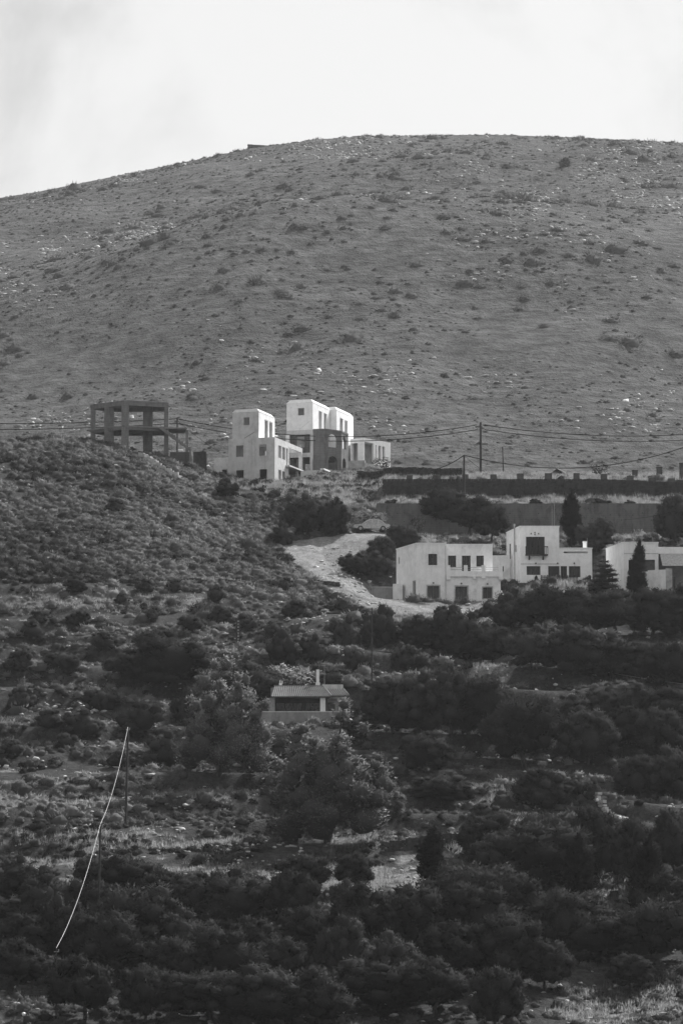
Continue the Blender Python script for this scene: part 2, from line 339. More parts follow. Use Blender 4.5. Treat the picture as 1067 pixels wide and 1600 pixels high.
class MB:
    def __init__(s): s.V = []; s.F = []
    def add(s, vs, fs):
        b = len(s.V); s.V += [tuple(map(float, v)) for v in vs]; s.F += [tuple(b + i for i in f) for f in fs]; return s
    def box(s, x0, x1, y0, y1, z0, z1):
        return s.add([(x0, y0, z0), (x1, y0, z0), (x1, y1, z0), (x0, y1, z0), (x0, y0, z1), (x1, y0, z1), (x1, y1, z1), (x0, y1, z1)],
                     [(0, 3, 2, 1), (4, 5, 6, 7), (0, 1, 5, 4), (1, 2, 6, 5), (2, 3, 7, 6), (3, 0, 4, 7)])
    def prism(s, P, z0, z1, top_scale=None):
        n = len(P); Q = P
        if top_scale is not None:
            cx = sum(p[0] for p in P) / n; cy = sum(p[1] for p in P) / n
            Q = [(cx + (p[0] - cx) * (1 - top_scale / max(abs(p[0] - cx), 0.01)), cy + (p[1] - cy) * (1 - top_scale / max(abs(p[1] - cy), 0.01))) for p in P]
        vs = [(p[0], p[1], z0) for p in P] + [(p[0], p[1], z1) for p in Q]
        return s.add(vs, [tuple(range(n - 1, -1, -1)), tuple(range(n, 2 * n))] + [(i, (i + 1) % n, n + (i + 1) % n, n + i) for i in range(n)])
    def tube(s, p0, p1, r0, r1=None, n=6):
        r1 = r0 if r1 is None else r1
        a = np.array(p0, float); b = np.array(p1, float); d = b - a; d /= max(np.linalg.norm(d), 1e-9)
        e = np.cross(d, [0, 0, 1.0] if abs(d[2]) < 0.9 else [1.0, 0, 0]); e /= np.linalg.norm(e); f = np.cross(d, e)
        vs = []
        for c, r in ((a, r0), (b, r1)):
            for i in range(n): t = 2 * math.pi * i / n; vs.append(c + r * (math.cos(t) * e + math.sin(t) * f))
        return s.add(vs, [(i, (i + 1) % n, n + (i + 1) % n, n + i) for i in range(n)] + [tuple(range(n - 1, -1, -1)), tuple(range(n, 2 * n))])
    def path(s, pts, r, n=5):
        for a, b in zip(pts[:-1], pts[1:]): s.tube(a, b, r, r, n)
        return s
    def bar(s, p0, p1, w, h, up=(0, 0, 1)):
        """rectangular bar from p0 to p1, w sideways, h along up"""
        a = np.array(p0, float); b = np.array(p1, float); d = b - a; d /= np.linalg.norm(d)
        e = np.cross(d, np.array(up, float)); e /= np.linalg.norm(e); f = np.cross(e, d)
        vs = [c + e * (sx * w / 2) + f * (sz * h / 2) for c in (a, b) for sx, sz in ((-1, -1), (1, -1), (1, 1), (-1, 1))]
        return s.add(vs, [(3, 2, 1, 0), (4, 5, 6, 7), (0, 1, 5, 4), (1, 2, 6, 5), (2, 3, 7, 6), (3, 0, 4, 7)])
    def shell(s, P, z0, z1, t, opens=None, skip=()):
        """walls round a counter-clockwise outline, mitred at the corners; opens = {edge: [openings]}"""
        P = [np.array(p, float) for p in P]; n = len(P); I = []
        for i in range(n):
            d0 = P[i] - P[i - 1]; d0 /= np.linalg.norm(d0); d1 = P[(i + 1) % n] - P[i]; d1 /= np.linalg.norm(d1)
            m0 = np.array([-d0[1], d0[0]]); m1 = np.array([-d1[1], d1[0]]); b = m0 + m1; b = b / max(np.dot(b, m0), 0.2)
            I.append(P[i] + b * t)
        for i in range(n):
            if i in skip: continue
            A, B = P[i], P[(i + 1) % n]; d = (B - A) / np.linalg.norm(B - A)
            s.wall(A, B, z0, z1, t, (opens or {}).get(i, ()), (np.dot(I[i] - A, d), np.dot(I[(i + 1) % n] - A, d)))
        return s
    def wall(s, A, B, z0, z1, t, opens=(), clamp=None):
        A = np.array(A, float); B = np.array(B, float); L = np.linalg.norm(B - A); d = (B - A) / L; n = np.array([d[1], -d[0]])
        S = sorted({0.0, L} | {o[0] for o in opens} | {o[1] for o in opens}); Z = sorted({z0, z1} | {o[2] for o in opens} | {o[3] for o in opens})
        S = [q for q in S if 0 <= q <= L]; Z = [q for q in Z if z0 <= q <= z1]
        def pt(q, z, k):
            if k and clamp is not None: q = min(max(q, clamp[0]), clamp[1])
            p = A + d * q - n * (t if k else 0); return (p[0], p[1], z)
        ns, nz = len(S) - 1, len(Z) - 1
        def solid(i, j):
            if i < 0 or j < 0 or i >= ns or j >= nz: return False
            cs = (S[i] + S[i + 1]) / 2; cz = (Z[j] + Z[j + 1]) / 2
            return not any(o[0] < cs < o[1] and o[2] < cz < o[3] for o in opens)
        for i in range(ns):
            for j in range(nz):
                if not solid(i, j): continue
                a0, a1, b0, b1 = S[i], S[i + 1], Z[j], Z[j + 1]
                s.add([pt(a0, b0, 0), pt(a1, b0, 0), pt(a1, b1, 0), pt(a0, b1, 0)], [(0, 1, 2, 3)])
                s.add([pt(a0, b0, 1), pt(a1, b0, 1), pt(a1, b1, 1), pt(a0, b1, 1)], [(3, 2, 1, 0)])
                if not solid(i - 1, j) and not (clamp is not None and i == 0): s.add([pt(a0, b0, 1), pt(a0, b0, 0), pt(a0, b1, 0), pt(a0, b1, 1)], [(0, 1, 2, 3)])
                if not solid(i + 1, j) and not (clamp is not None and i == ns - 1): s.add([pt(a1, b0, 0), pt(a1, b0, 1), pt(a1, b1, 1), pt(a1, b1, 0)], [(0, 1, 2, 3)])
                if not solid(i, j - 1): s.add([pt(a0, b0, 0), pt(a0, b0, 1), pt(a1, b0, 1), pt(a1, b0, 0)], [(0, 1, 2, 3)])
                if not solid(i, j + 1): s.add([pt(a0, b1, 0), pt(a1, b1, 0), pt(a1, b1, 1), pt(a0, b1, 1)], [(0, 1, 2, 3)])
        for o in opens:
            if len(o) > 4 and o[4] == 'arch':                          # fill the spandrels of a round arch
                r = (o[1] - o[0]) / 2; c = (o[0] + o[1]) / 2; zc = o[3] - r; m = 8
                for sg in (-1, 1):
                    arc = [(c + sg * r * math.cos(k * math.pi / 2 / m), zc + r * math.sin(k * math.pi / 2 / m)) for k in range(m + 1)]
                    for k in range(m):
                        (q0, w0), (q1, w1) = arc[k], arc[k + 1]; e = c + sg * r
                        for side in (0, 1): s.add([pt(q0, w0, side), pt(e, w0, side), pt(e, w1, side), pt(q1, w1, side)], [(0, 1, 2, 3)])
                        s.add([pt(q0, w0, 0), pt(q0, w0, 1), pt(q1, w1, 1), pt(q1, w1, 0)], [(0, 1, 2, 3)])
        return s
    def build(s, name, mat, parent=None, smooth=False):
        me = bpy.data.meshes.new(name); me.from_pydata(s.V, [], s.F); me.update()
        if smooth: me.polygons.foreach_set('use_smooth', np.ones(len(me.polygons), bool))
        return link(name, me, mat, parent)
def frame_of(A, B):
    A = np.array(A, float); B = np.array(B, float); d = (B - A) / np.linalg.norm(B - A); n = np.array([d[1], -d[0]])
    return A, d, n
def panel(mb, A, B, s0, s1, z0, z1, off0, off1):
    """slab on wall AB between depths off0..off1 measured outwards"""
    A, d, n = frame_of(A, B); P = [A + d * s0 + n * off1, A + d * s1 + n * off1, A + d * s1 + n * off0, A + d * s0 + n * off0]
    return mb.prism([tuple(p) for p in P], z0, z1)
def surround(parent, A, B, o, w=0.13, mat='white_trim', proud=0.03, sill=True, name='window_surround'):
    s0, s1, z0, z1 = o[:4]; mb = MB()
    panel(mb, A, B, s0 - w, s0, z0, z1, -0.02, proud); panel(mb, A, B, s1, s1 + w, z0, z1, -0.02, proud)
    panel(mb, A, B, s0 - w, s1 + w, z1, z1 + w, -0.02, proud)
    if sill: panel(mb, A, B, s0 - w, s1 + w, z0 - w, z0, -0.02, proud)
    return mb.build(name, mat, parent)
def shutter(parent, A, B, o, mat='shutter', depth=0.14, leaves=2, name='window', slat=True):
    s0, s1, z0, z1 = o[:4]; fr = MB(); f = 0.05
    panel(fr, A, B, s0, s0 + f, z0, z1, -depth - .06, -depth + .02); panel(fr, A, B, s1 - f, s1, z0, z1, -depth - .06, -depth + .02)
    panel(fr, A, B, s0 + f, s1 - f, z1 - f, z1, -depth - .06, -depth + .02); panel(fr, A, B, s0 + f, s1 - f, z0, z0 + f, -depth - .06, -depth + .02)
    w = fr.build(name, mat, parent); n = leaves; dw = (s1 - s0 - 2 * f) / n
    for i in range(n):
        a = s0 + f + dw * i + 0.012; b = a + dw - 0.024; lf = MB()
        panel(lf, A, B, a, b, z0 + f, z1 - f, -depth - .05, -depth - 0.012)
        if slat:
            k = max(3, int((z1 - z0 - 0.2) / 0.22))
            for j in range(k):
                zz = z0 + f + 0.06 + (z1 - z0 - 2 * f - 0.1) * j / k
                panel(lf, A, B, a + 0.05, b - 0.05, zz, zz + 0.10, -depth - 0.012, -depth + 0.008)
        lf.build('shutter_leaf' if name == 'window' else 'door_leaf', mat, w)
    return w
def glazed(parent, A, B, o, mat='dark_wood', depth=0.15, nv=2, nh=1, name='window'):
    s0, s1, z0, z1 = o[:4]; fr = MB(); f = 0.06
    for i in range(nv + 1): q = s0 + (s1 - s0 - f) * i / nv; panel(fr, A, B, q, q + f, z0, z1, -depth - .05, -depth + .02)
    for j in range(nh + 1):
        q = z0 + (z1 - z0 - f) * j / nh
        for i in range(nv):
            a = s0 + (s1 - s0 - f) * i / nv + f; b = s0 + (s1 - s0 - f) * (i + 1) / nv; panel(fr, A, B, a, b, q, q + f, -depth - .045, -depth + .015)
    w = fr.build(name, mat, parent)
    for i in range(nv):
        a = s0 + (s1 - s0 - f) * i / nv + f; b = s0 + (s1 - s0 - f) * (i + 1) / nv; g = MB(); panel(g, A, B, a, b, z0 + f, z1 - f, -depth - .035, -depth - .02); g.build('pane', 'glass', w)
    return w

# ------------------------------------------------------------------ ground sheets
def grid_mesh(name, X, Y, attr=None):
    gx, gy = np.meshgrid(X, Y); z = hfun(gx, gy); nx, ny = len(X), len(Y)
    V = np.stack([gx, gy, z], -1).reshape(-1, 3)
    i = (np.arange(ny - 1)[:, None] * nx + np.arange(nx - 1)[None, :]).ravel()
    T = np.stack([i, i + 1, i + nx + 1, i + nx], -1)
    return np_mesh(name, V, T, attrs=attr(V) if attr else None, smooth=True)
def spread(a, b, step, to, ratio=1.25):
    c = list(np.arange(a, b + 1e-6, step)); q = step; lo, hi = c[0], c[-1]
    while hi < to: q *= ratio; lo -= q; hi += q; c = [lo] + c + [hi]
    return np.array(c)
DIRT = [(432, 852), (470, 842), (540, 836), (610, 826), (650, 838), (600, 852), (560, 868), (535, 890), (560, 908), (612, 922), (650, 942), (790, 944), (800, 968), (750, 982), (690, 974), (640, 968), (580, 952), (530, 935), (498, 912), (470, 885)]
GRASS = [[(330, 748), (480, 748), (600, 735), (760, 728), (1067, 738), (1100, 800), (900, 792), (590, 792), (470, 785), (380, 762)],
         [(780, 912), (930, 912), (960, 935), (880, 945), (790, 940)],
         [(622, 1342), (650, 1338), (700, 1346), (672, 1372), (690, 1400), (652, 1428), (640, 1402), (612, 1388), (634, 1362)], [(720, 1230), (820, 1225), (810, 1262), (730, 1262)],
         [(700, 1290), (830, 1280), (820, 1330), (700, 1340)], [(935, 1360), (1000, 1355), (1000, 1430), (930, 1430)], [(520, 1300), (640, 1290), (640, 1330), (520, 1340)],
         [(790, 1480), (870, 1490), (860, 1510), (790, 1505)], [(880, 1560), (1067, 1520), (1067, 1600), (860, 1600)],
         [(50, 1375), (140, 1375), (140, 1400), (50, 1400)], [(330, 1370), (520, 1330), (640, 1370), (560, 1400), (330, 1400)],
         [(630, 830), (780, 845), (780, 856), (640, 848)], [(930, 845), (1040, 835), (1040, 850), (940, 855)], [(600, 935), (660, 960), (640, 1000), (600, 990)], [(700, 1050), (790, 1040), (790, 1070), (720, 1075)],
         [(0, 1312), (150, 1306), (330, 1302), (420, 1316), (330, 1326), (0, 1330)], [(300, 1240), (420, 1248), (400, 1266), (300, 1262)], [(0, 1256), (180, 1252), (180, 1266), (0, 1270)], [(20, 1345), (260, 1350), (420, 1352), (420, 1362), (20, 1360)], [(0, 940), (150, 936), (330, 944), (300, 956), (0, 955)], [(0, 1215), (140, 1212), (150, 1222), (0, 1226)]]
def masks(V):
    u, v = project(np.stack([V[:, 0], np.maximum(V[:, 1], 50), V[:, 2]], -1))
    ok = (V[:, 1] > 240) & (V[:, 1] < 520)
    ju = (fbm(V[:, 0] * 0.5, V[:, 1] * 0.5, 3, 21) - 0.5) * 60; jv = (fbm(V[:, 0] * 0.5, V[:, 1] * 0.5, 3, 33) - 0.5) * 44
    d = inpoly(u + ju * .4, v + jv * .4, DIRT) & ok & (V[:, 1] < 446); g = np.zeros(len(V), bool)
    for p in GRASS: g |= inpoly(u + ju, v + jv, p) & ok
    g = g * ss(.40, .56, fbm(V[:, 0] * .7, V[:, 1] * .7, 3, 55))
    return {'dirt': d.astype(float), 'grass': g.astype(float)}
hill_me = grid_mesh('hillside', spread(-52, 52, 0.54, 420), np.concatenate([np.arange(-60, 236, 6.0), np.arange(240, 505, 0.48), np.arange(505, 766, 4.0)]), masks)
tag(link('hillside', hill_me, 'hillside_ground'), None, None, kind='structure')
far_me = grid_mesh('far_hill', spread(-170, 170, 2.4, 1500), np.concatenate([[760.0], np.arange(765, 1450, 2.6), np.arange(1460, 3200, 25.0)]))
tag(link('far_hill', far_me, 'far_hill_ground'), None, None, kind='structure')

# dirt track: a strip that follows the ground past the parked car and down to the white house
def strip(name, pts, w, lift=0.06):
    P = np.array([gp(u, v)[:2] for u, v in pts]); W = np.array(w, float)
    seg = np.r_[0, np.cumsum(np.linalg.norm(np.diff(P, axis=0), axis=1))]; q = np.arange(0, seg[-1], 0.5)
    C = np.stack([np.interp(q, seg, P[:, k]) for k in (0, 1)], -1); k = np.ones(9) / 9
    C = np.stack([np.convolve(np.pad(C[:, j], 4, mode='edge'), k, 'valid') for j in (0, 1)], -1); ww = np.interp(q, seg, W)
    t = np.gradient(C, axis=0); t /= np.linalg.norm(t, axis=1)[:, None] + 1e-9; n = np.stack([-t[:, 1], t[:, 0]], -1)
    m = 9; rows = []
    for j in range(m):
        f = (j / (m - 1) - 0.5) * ww * (1 + 0.35 * (vnoise(q * 0.7, q * 0 + j, 3) - 0.5)); xy = C + n * f[:, None]
        z = hfun(xy[:, 0], xy[:, 1]) + lift * (1.0 if 0 < j < m - 1 else -1.5); rows.append(np.column_stack([xy, z]))
    V = np.stack(rows, 1).reshape(-1, 3); L = len(q)
    i = (np.arange(L - 1)[:, None] * m + np.arange(m - 1)[None, :]).ravel()
    return tag(link(name, np_mesh(name, V, np.stack([i, i + 1, i + m + 1, i + m], -1), smooth=True), 'dirt_track'), None, None, kind='structure')
strip('dirt_track', [(640, 832), (590, 834), (540, 842), (490, 850), (470, 862), (490, 882), (520, 905), (555, 925), (600, 942), (650, 953), (720, 955), (790, 955)], [2.5, 3, 3.5, 5, 5, 4, 3.2, 3, 3, 3, 3, 2.5])

# ------------------------------------------------------------------ concrete frame on the knoll
def concrete_frame():
    t = thing('concrete_frame_building', 'bare grey concrete frame with open storeys and outside stair on the knoll', 'building', PS_, 0)
    # outline (near corner at 0,0); left arm, right arm, back
    g = 0.0796; zt, zm = 6.05, 2.85
    PLf = (-4.45, 3.6); PR = (5.45, 1.9); BL = (-2.2, 6.0); BR = (5.3, 5.6); Jg = (-2.3, 1.85)
    top = [(0, 0), PR, BR, BL, PLf]
    MB().prism(top, zt - 0.22, zt).build('roof_slab', 'raw_concrete', t)
    mid = [(0.02, 0.02), (PR[0] + 2.2, PR[1] + 0.2), (BR[0] + 2.0, BR[1]), BL, (PLf[0] - 0.5, PLf[1] + 0.1)]
    MB().prism(mid, zm - 0.2, zm).build('floor_slab', 'raw_concrete', t)
    edges = [((0, 0), PR), (PR, BR), (BR, BL), (BL, PLf), (PLf, (0, 0))]
    for (a, b) in edges:
        for z in (zt, zm):
            A, d, n = frame_of(a, b); L = np.linalg.norm(np.array(b) - np.array(a))
            m = MB(); panel(m, a, b, 0.0, L, z - (0.62 if z > 5 else .48), z - 0.205, -0.32, -0.02); m.build('beam', 'raw_concrete', t)
    cols = [((0.0, 0.0), 0.9, 0.5), (PR, 0.55, 0.5), (BR, 0.45, 0.45), (BL, 0.45, 0.45), (PLf, 0.6, 0.45), (Jg, 1.2, 0.4), ((2.75, 3.7), 1.2, 0.4)]
    cen = np.array([1.0, 3.4])
    for i, (c, w, d) in enumerate(cols):
        c = np.array(c, float); v = cen - c; c = c + v / np.linalg.norm(v) * 0.32 if i < 6 else c
        for z0, z1 in ((-3.0, zm - 0.2), (zm, zt - 0.22)):
            MB().box(c[0] - w / 2, c[0] + w / 2, c[1] - d / 2, c[1] + d / 2, z0, z1).build('column', 'raw_concrete', t)
    # outside stair falling to the right
    m = MB(); m.bar((4.4, 1.6, zm - 0.1), (8.3, 1.2, -.15), 1.3, 0.26)
    st = m.build('stair_flight', 'raw_concrete', t)
    for k in range(12):
        f = (k + 0.5) / 12; x = 4.4 + 3.9 * f; y = 1.6 - 0.4 * f; z = zm - 0.1 - 2.9 * f
        MB().box(x - 0.18, x + 0.18, y - 0.6, y + 0.6, z + 0.02, z + 0.24).build('step', 'raw_concrete', st)
    MB().box(5.7, 8.2, 0.35, .55, -2.6, -.45).build('stair_wall', 'dark_concrete', t)
    MB().box(8.1, 8.35, 0.3, 1.9, -2.6, -.1).build('stair_pier', 'raw_concrete', t)
    MB().shell([(8.6, 0.8), (10.2, 0.8), (10.2, 3.4), (8.6, 3.4)], -2.6, -.35, 0.22).build('cistern_wall', 'dark_stone', t)
    MB().box(7.55, 7.9, 2.5, 2.85, -2.0, zm - 0.2).build('column', 'raw_concrete', t)
    return t
concrete_frame()

# ------------------------------------------------------------------ unfinished tower houses
def tower(t, x0, x1, y0, y1, z0, z1, mat, fo=(), ro=(), base=None, ch=0.45):
    P = [(x0, y0), (x1, y0), (x1, y1), (x0, y1)]
    MB().shell(P, z0 if base is None else base, z1 - ch, 0.25, {0: list(fo), 1: list(ro)}).build('tower_wall', mat, t)
    e = 0.03; Q = [(x0 - e, y0 - e), (x1 + e, y0 - e), (x1 + e, y1 + e), (x0 - e, y1 + e)]
    MB().prism(Q, z1 - ch + 0.002, z1, 0.38).build('tower_roof', mat, t)
    for o in fo: surround(t, P[0], P[1], o, 0.10, mat, 0.025)
    for o in ro: surround(t, P[1], P[2], o, 0.08, mat, 0.025, False)
PH = R(-18)
def left_tower_house():
    t = thing('tower_house', 'unfinished two storey house with one square rooftop tower and side porch', 'house', PL_, PH, 'unfinished tower houses')
    P = [(-6.15, 0), (0, 0), (0, 5.4), (-6.15, 6.9)]; H = 5.3
    fo = [(0.99, 1.98, 2.98, 4.42), (4.06, 5.05, 2.98, 4.42), (1.04, 2.03, -0.4, 1.27), (4.14, 5.12, -0.4, 1.27)]
    ro = [(1.5, 2.43, 2.9, 4.45), (2.97, 4.0, 2.9, 4.45), (4.4, 5.1, 2.15, 4.5), (1.5, 2.43, -0.4, 1.35), (2.97, 4.0, -0.4, 1.35)]
    bo = [(2.2, 3.4, 2.6, 4.5)]
    MB().shell(P, -2.0, H, 0.25, {0: fo, 1: ro, 2: bo}).build('wall', 'cement_render', t)
    for o in fo: surround(t, P[0], P[1], o, 0.10, 'pale_render', 0.025)
    for o in ro[:2] + ro[3:]: surround(t, P[1], P[2], o, 0.09, 'pale_render', 0.025, False)
    MB().prism([(-5.9, 0.25), (-0.25, 0.25), (-0.25, 5.3), (-5.9, 6.6)], 2.3, 2.5).build('floor_slab', 'cement_render', t)
    MB().prism([(-5.9, 0.25), (-0.25, 0.25), (-0.25, 5.3), (-5.9, 6.6)], H - 0.3, H - 0.12).build('roof_slab', 'cement_render', t)
    tower(t, -5.75, -2.22, 0.2, 6.4, H - 0.1, 9.12, 'cement_render', [(1.52, 2.29, 7.02, 8.0)], [(2.3, 3.5, 5.45, 7.95), (4.1, 5.25, 5.45, 7.95)])
    m = MB(); m.wall((-2.219, 0.21), (-2.219, 6.38), H - 0.1, 8.66, 0.02, [(2.2, 3.6, 5.2, 8.05), (4.0, 5.35, 5.2, 8.05)]); m.V = [(x + 0.015, y, z) for x, y, z in m.V]
    m.build('tower_sunlit_side', 'white_plaster', t)  # white sheet on the right face only: sunlight put into the colour
    MB().prism([(-2.21, 0.18), (-2.18, 0.18), (-2.18, 6.42), (-2.21, 6.42)], 8.67, 8.70).build('tower_drip_edge', 'white_plaster', t)
    MB().tube((-3.1, -0.06, -1.0), (-3.1, -0.06, H), 0.05).build('drain_pipe', 'pale_render', t)
    m = MB(); m.bar((-4.1, 0.185, 5.35), (-2.75, 0.185, 6.1), 0.03, 0.06, (0, 1, 0)); m.build('slant_line', 'dark_concrete', t)  # thin dark diagonal bar on the tower front
    # porch beyond the right wall
    MB().box(-0.35, 0.0, 5.45, 10.9, 4.72, 5.3).build('porch_beam', 'pale_render', t)
    MB().box(-3.4, -0.36, 10.6, 10.9, 4.72, 5.29).build('porch_beam', 'pale_render', t)
    MB().box(-0.36, 0.02, 10.45, 10.9, 2.3, 4.715).build('porch_column', 'pale_render', t)
    MB().box(-3.4, -3.0, 10.45, 10.9, -2.0, 4.715).build('porch_column', 'pale_render', t)
    MB().box(-3.2, 0.55, 4.2, 12.0, 2.1, 2.29).build('porch_floor', 'pale_render', t)
    MB().box(-0.3, 0.0, 9.0, 9.35, -2.0, 2.095).build('porch_column', 'pale_render', t)
    m = MB(); m.bar((0.1, 10.6, 2.15), (2.0, 10.4, -1.2), 1.0, 0.22); m.build('stair_flight', 'pale_render', t)
    MB().shell([(-8.6, 1.4), (-6.16, 1.4), (-6.16, 5.0), (-8.6, 5.0)], -2.0, 3.2, 0.22, {0: [(1.1, 1.75, 1.1, 1.65)]}).build('annex_wall', 'white_plaster_old', t)
    MB().box(-8.38, -6.2, 1.62, 4.78, 2.95, 3.1).build('annex_roof', 'pale_render', t)
    return t
left_tower_house()
def twin_tower_house():
    t = thing('tower_house', 'unfinished white house with two rooftop towers and dark arched bay', 'house', PC_, PH, 'unfinished tower houses'); t.scale = (1.027,) * 3
    tower(t, -3.47, 0.0, 0.0, 6.85, 6.04, 9.93, 'white_plaster', [(1.52, 2.33, 7.88, 8.82)], [(2.46, 3.6, 6.2, 8.75), (4.45, 5.6, 6.2, 8.75)], 6.0)
    tower(t, -2.6, 0.88, 6.95, 13.9, 0, 9.93, 'white_plaster', [], [(1.4, 2.55, 6.25, 8.65), (3.35, 4.5, 6.25, 8.65)], -1.5)
    m = MB(); m.bar((-1.75, -0.015, 6.12), (-0.35, -0.015, 7.15), 0.03, 0.05, (0, 1, 0)); m.build('slant_line', 'cement_render', t)  # thin diagonal bar across the front of the near tower
    # the storeys under the near tower: concrete frame with dark block infill
    MB().box(-3.5, 0.0, 0.0, 6.9, 5.45, 5.99).build('ring_beam', 'pale_render', t)
    MB().box(-3.55, -3.1, -0.05, 0.4, -2.0, 5.445).build('corner_column', 'white_plaster', t)
    MB().box(-0.36, -0.02, 0.0, 0.4, -2.0, 5.445).build('corner_column', 'cement_render', t)
    MB().box(-3.09, -0.37, 0.06, 0.4, 2.55, 3.1).build('floor_beam', 'cement_render', t)
    fo = [(0.82, 1.9, 3.85, 5.25), (0.1, 0.8, 0.9, 2.5), (1.75, 2.6, 0.6, 2.5)]
    MB().wall((-3.09, 0.28), (-0.37, 0.28), -2.0, 5.44, 0.2, fo).build('infill_wall', 'brick_infill', t)
    MB().wall((-3.5, 6.8), (-3.5, 0.41), -2.0, 5.44, 0.25, [(1.5, 2.6, 3.6, 5.0)]).build('side_wall', 'white_plaster', t)
    MB().box(-3.2, 0.8, 0.55, 6.7, 2.6, 2.85).build('floor_slab', 'cement_render', t)
    # polygonal bay of bare block with round arches
    Q = [(0.01, 0.0), (1.5, 0.0), (3.0, 2.4), (3.0, 5.2), (0.9, 6.94)]; m = MB()
    op = {1: [(0.68, 2.2, 3.8, 5.55, 'arch'), (0.68, 2.2, -0.6, 2.68, 'arch')], 2: [(0.5, 1.85, 3.85, 5.55, 'arch'), (0.5, 1.85, -0.6, 2.68, 'arch')], 3: [(0.6, 1.8, 3.85, 5.5, 'arch')]}
    m.shell(Q, -2.0, 6.02, 0.3, op, (4,)); m.build('bay_wall', 'bay_block', t)
    for e in (0, 1, 2, 3):
        mm = MB(); L = np.linalg.norm(np.array(Q[e + 1]) - np.array(Q[e])); panel(mm, Q[e], Q[e + 1], 0.03, L - 0.03, 5.82, 6.06, 0.001, 0.06); mm.build('bay_cornice', 'bay_block', t)
    MB().prism([(0.3, 0.3), (1.35, 0.3), (2.7, 2.5), (2.7, 5.0), (0.9, 6.6)], 2.85, 3.1).build('bay_floor', 'cement_render', t)
    # right wing, turned further round, on higher ground
    c, s = math.cos(-PH), math.sin(-PH)
    def wl(x, y): return (x * c - y * s, x * s + y * c)
    Pl, C_, Pr = wl(4.75, 10.2), wl(6.45, 9.0), wl(9.95, 13.6); Bk = wl(8.3, 15.2); Bl = wl(5.2, 13.0)
    W = [Pl, C_, Pr, Bk, Bl]; z0, z1 = 0.0, 6.25; L0 = math.dist(Pl, C_); L1 = math.dist(C_, Pr)
    op = {0: [(0.12, 1.15, 3.2, 5.65)], 1: [(0.2, 2.15, 3.0, 5.75), (2.5, 2.78, 3.9, 5.6), (3.2, 3.75, 3.6, 5.6), (4.0, 4.55, 3.6, 5.6)]}
    MB().shell(W, z0, z1, 0.28, op).build('wing_wall', 'white_plaster', t)
    MB().prism([wl(5.1, 10.3), wl(6.45, 9.4), wl(9.6, 13.5), wl(8.3, 14.8), wl(5.5, 12.9)], z1 - 0.4, z1 - 0.2).build('wing_roof', 'white_plaster', t)
    MB().wall(wl(5.6, 11.2), wl(7.9, 13.4), 2.6, 5.8, 0.2, [(0.5, 1.5, 3.0, 5.2)]).build('inner_wall', 'cement_render', t)
    MB().wall(wl(4.0, 9.4), wl(6.6, 8.7), -1.0, 3.3, 0.4).build('rubble_plinth', 'pale_stone', t)
    MB().wall(wl(6.6, 8.7), wl(9.2, 12.2), -1.0, 3.0, 0.4).build('rubble_plinth', 'pale_stone', t)
    # low cistern box in front
    k = thing('cistern', 'low pale rendered cistern box in front of the twin tower house', 'cistern', at(470, 757, 482), PH)
    MB().shell([(0, 0), (2.9, 0), (2.9, 5.2), (0, 5.2)], -2.0, 1.75, 0.25).build('wall', 'pale_render', k)
    MB().box(2.6, 3.1, -0.05, 5.3, 1.755, 1.95).build('cap', 'white_plaster', k); MB().box(0.25, 2.59, 0.25, 4.95, 1.5, 1.62).build('lid', 'pale_render', k)
twin_tower_house()

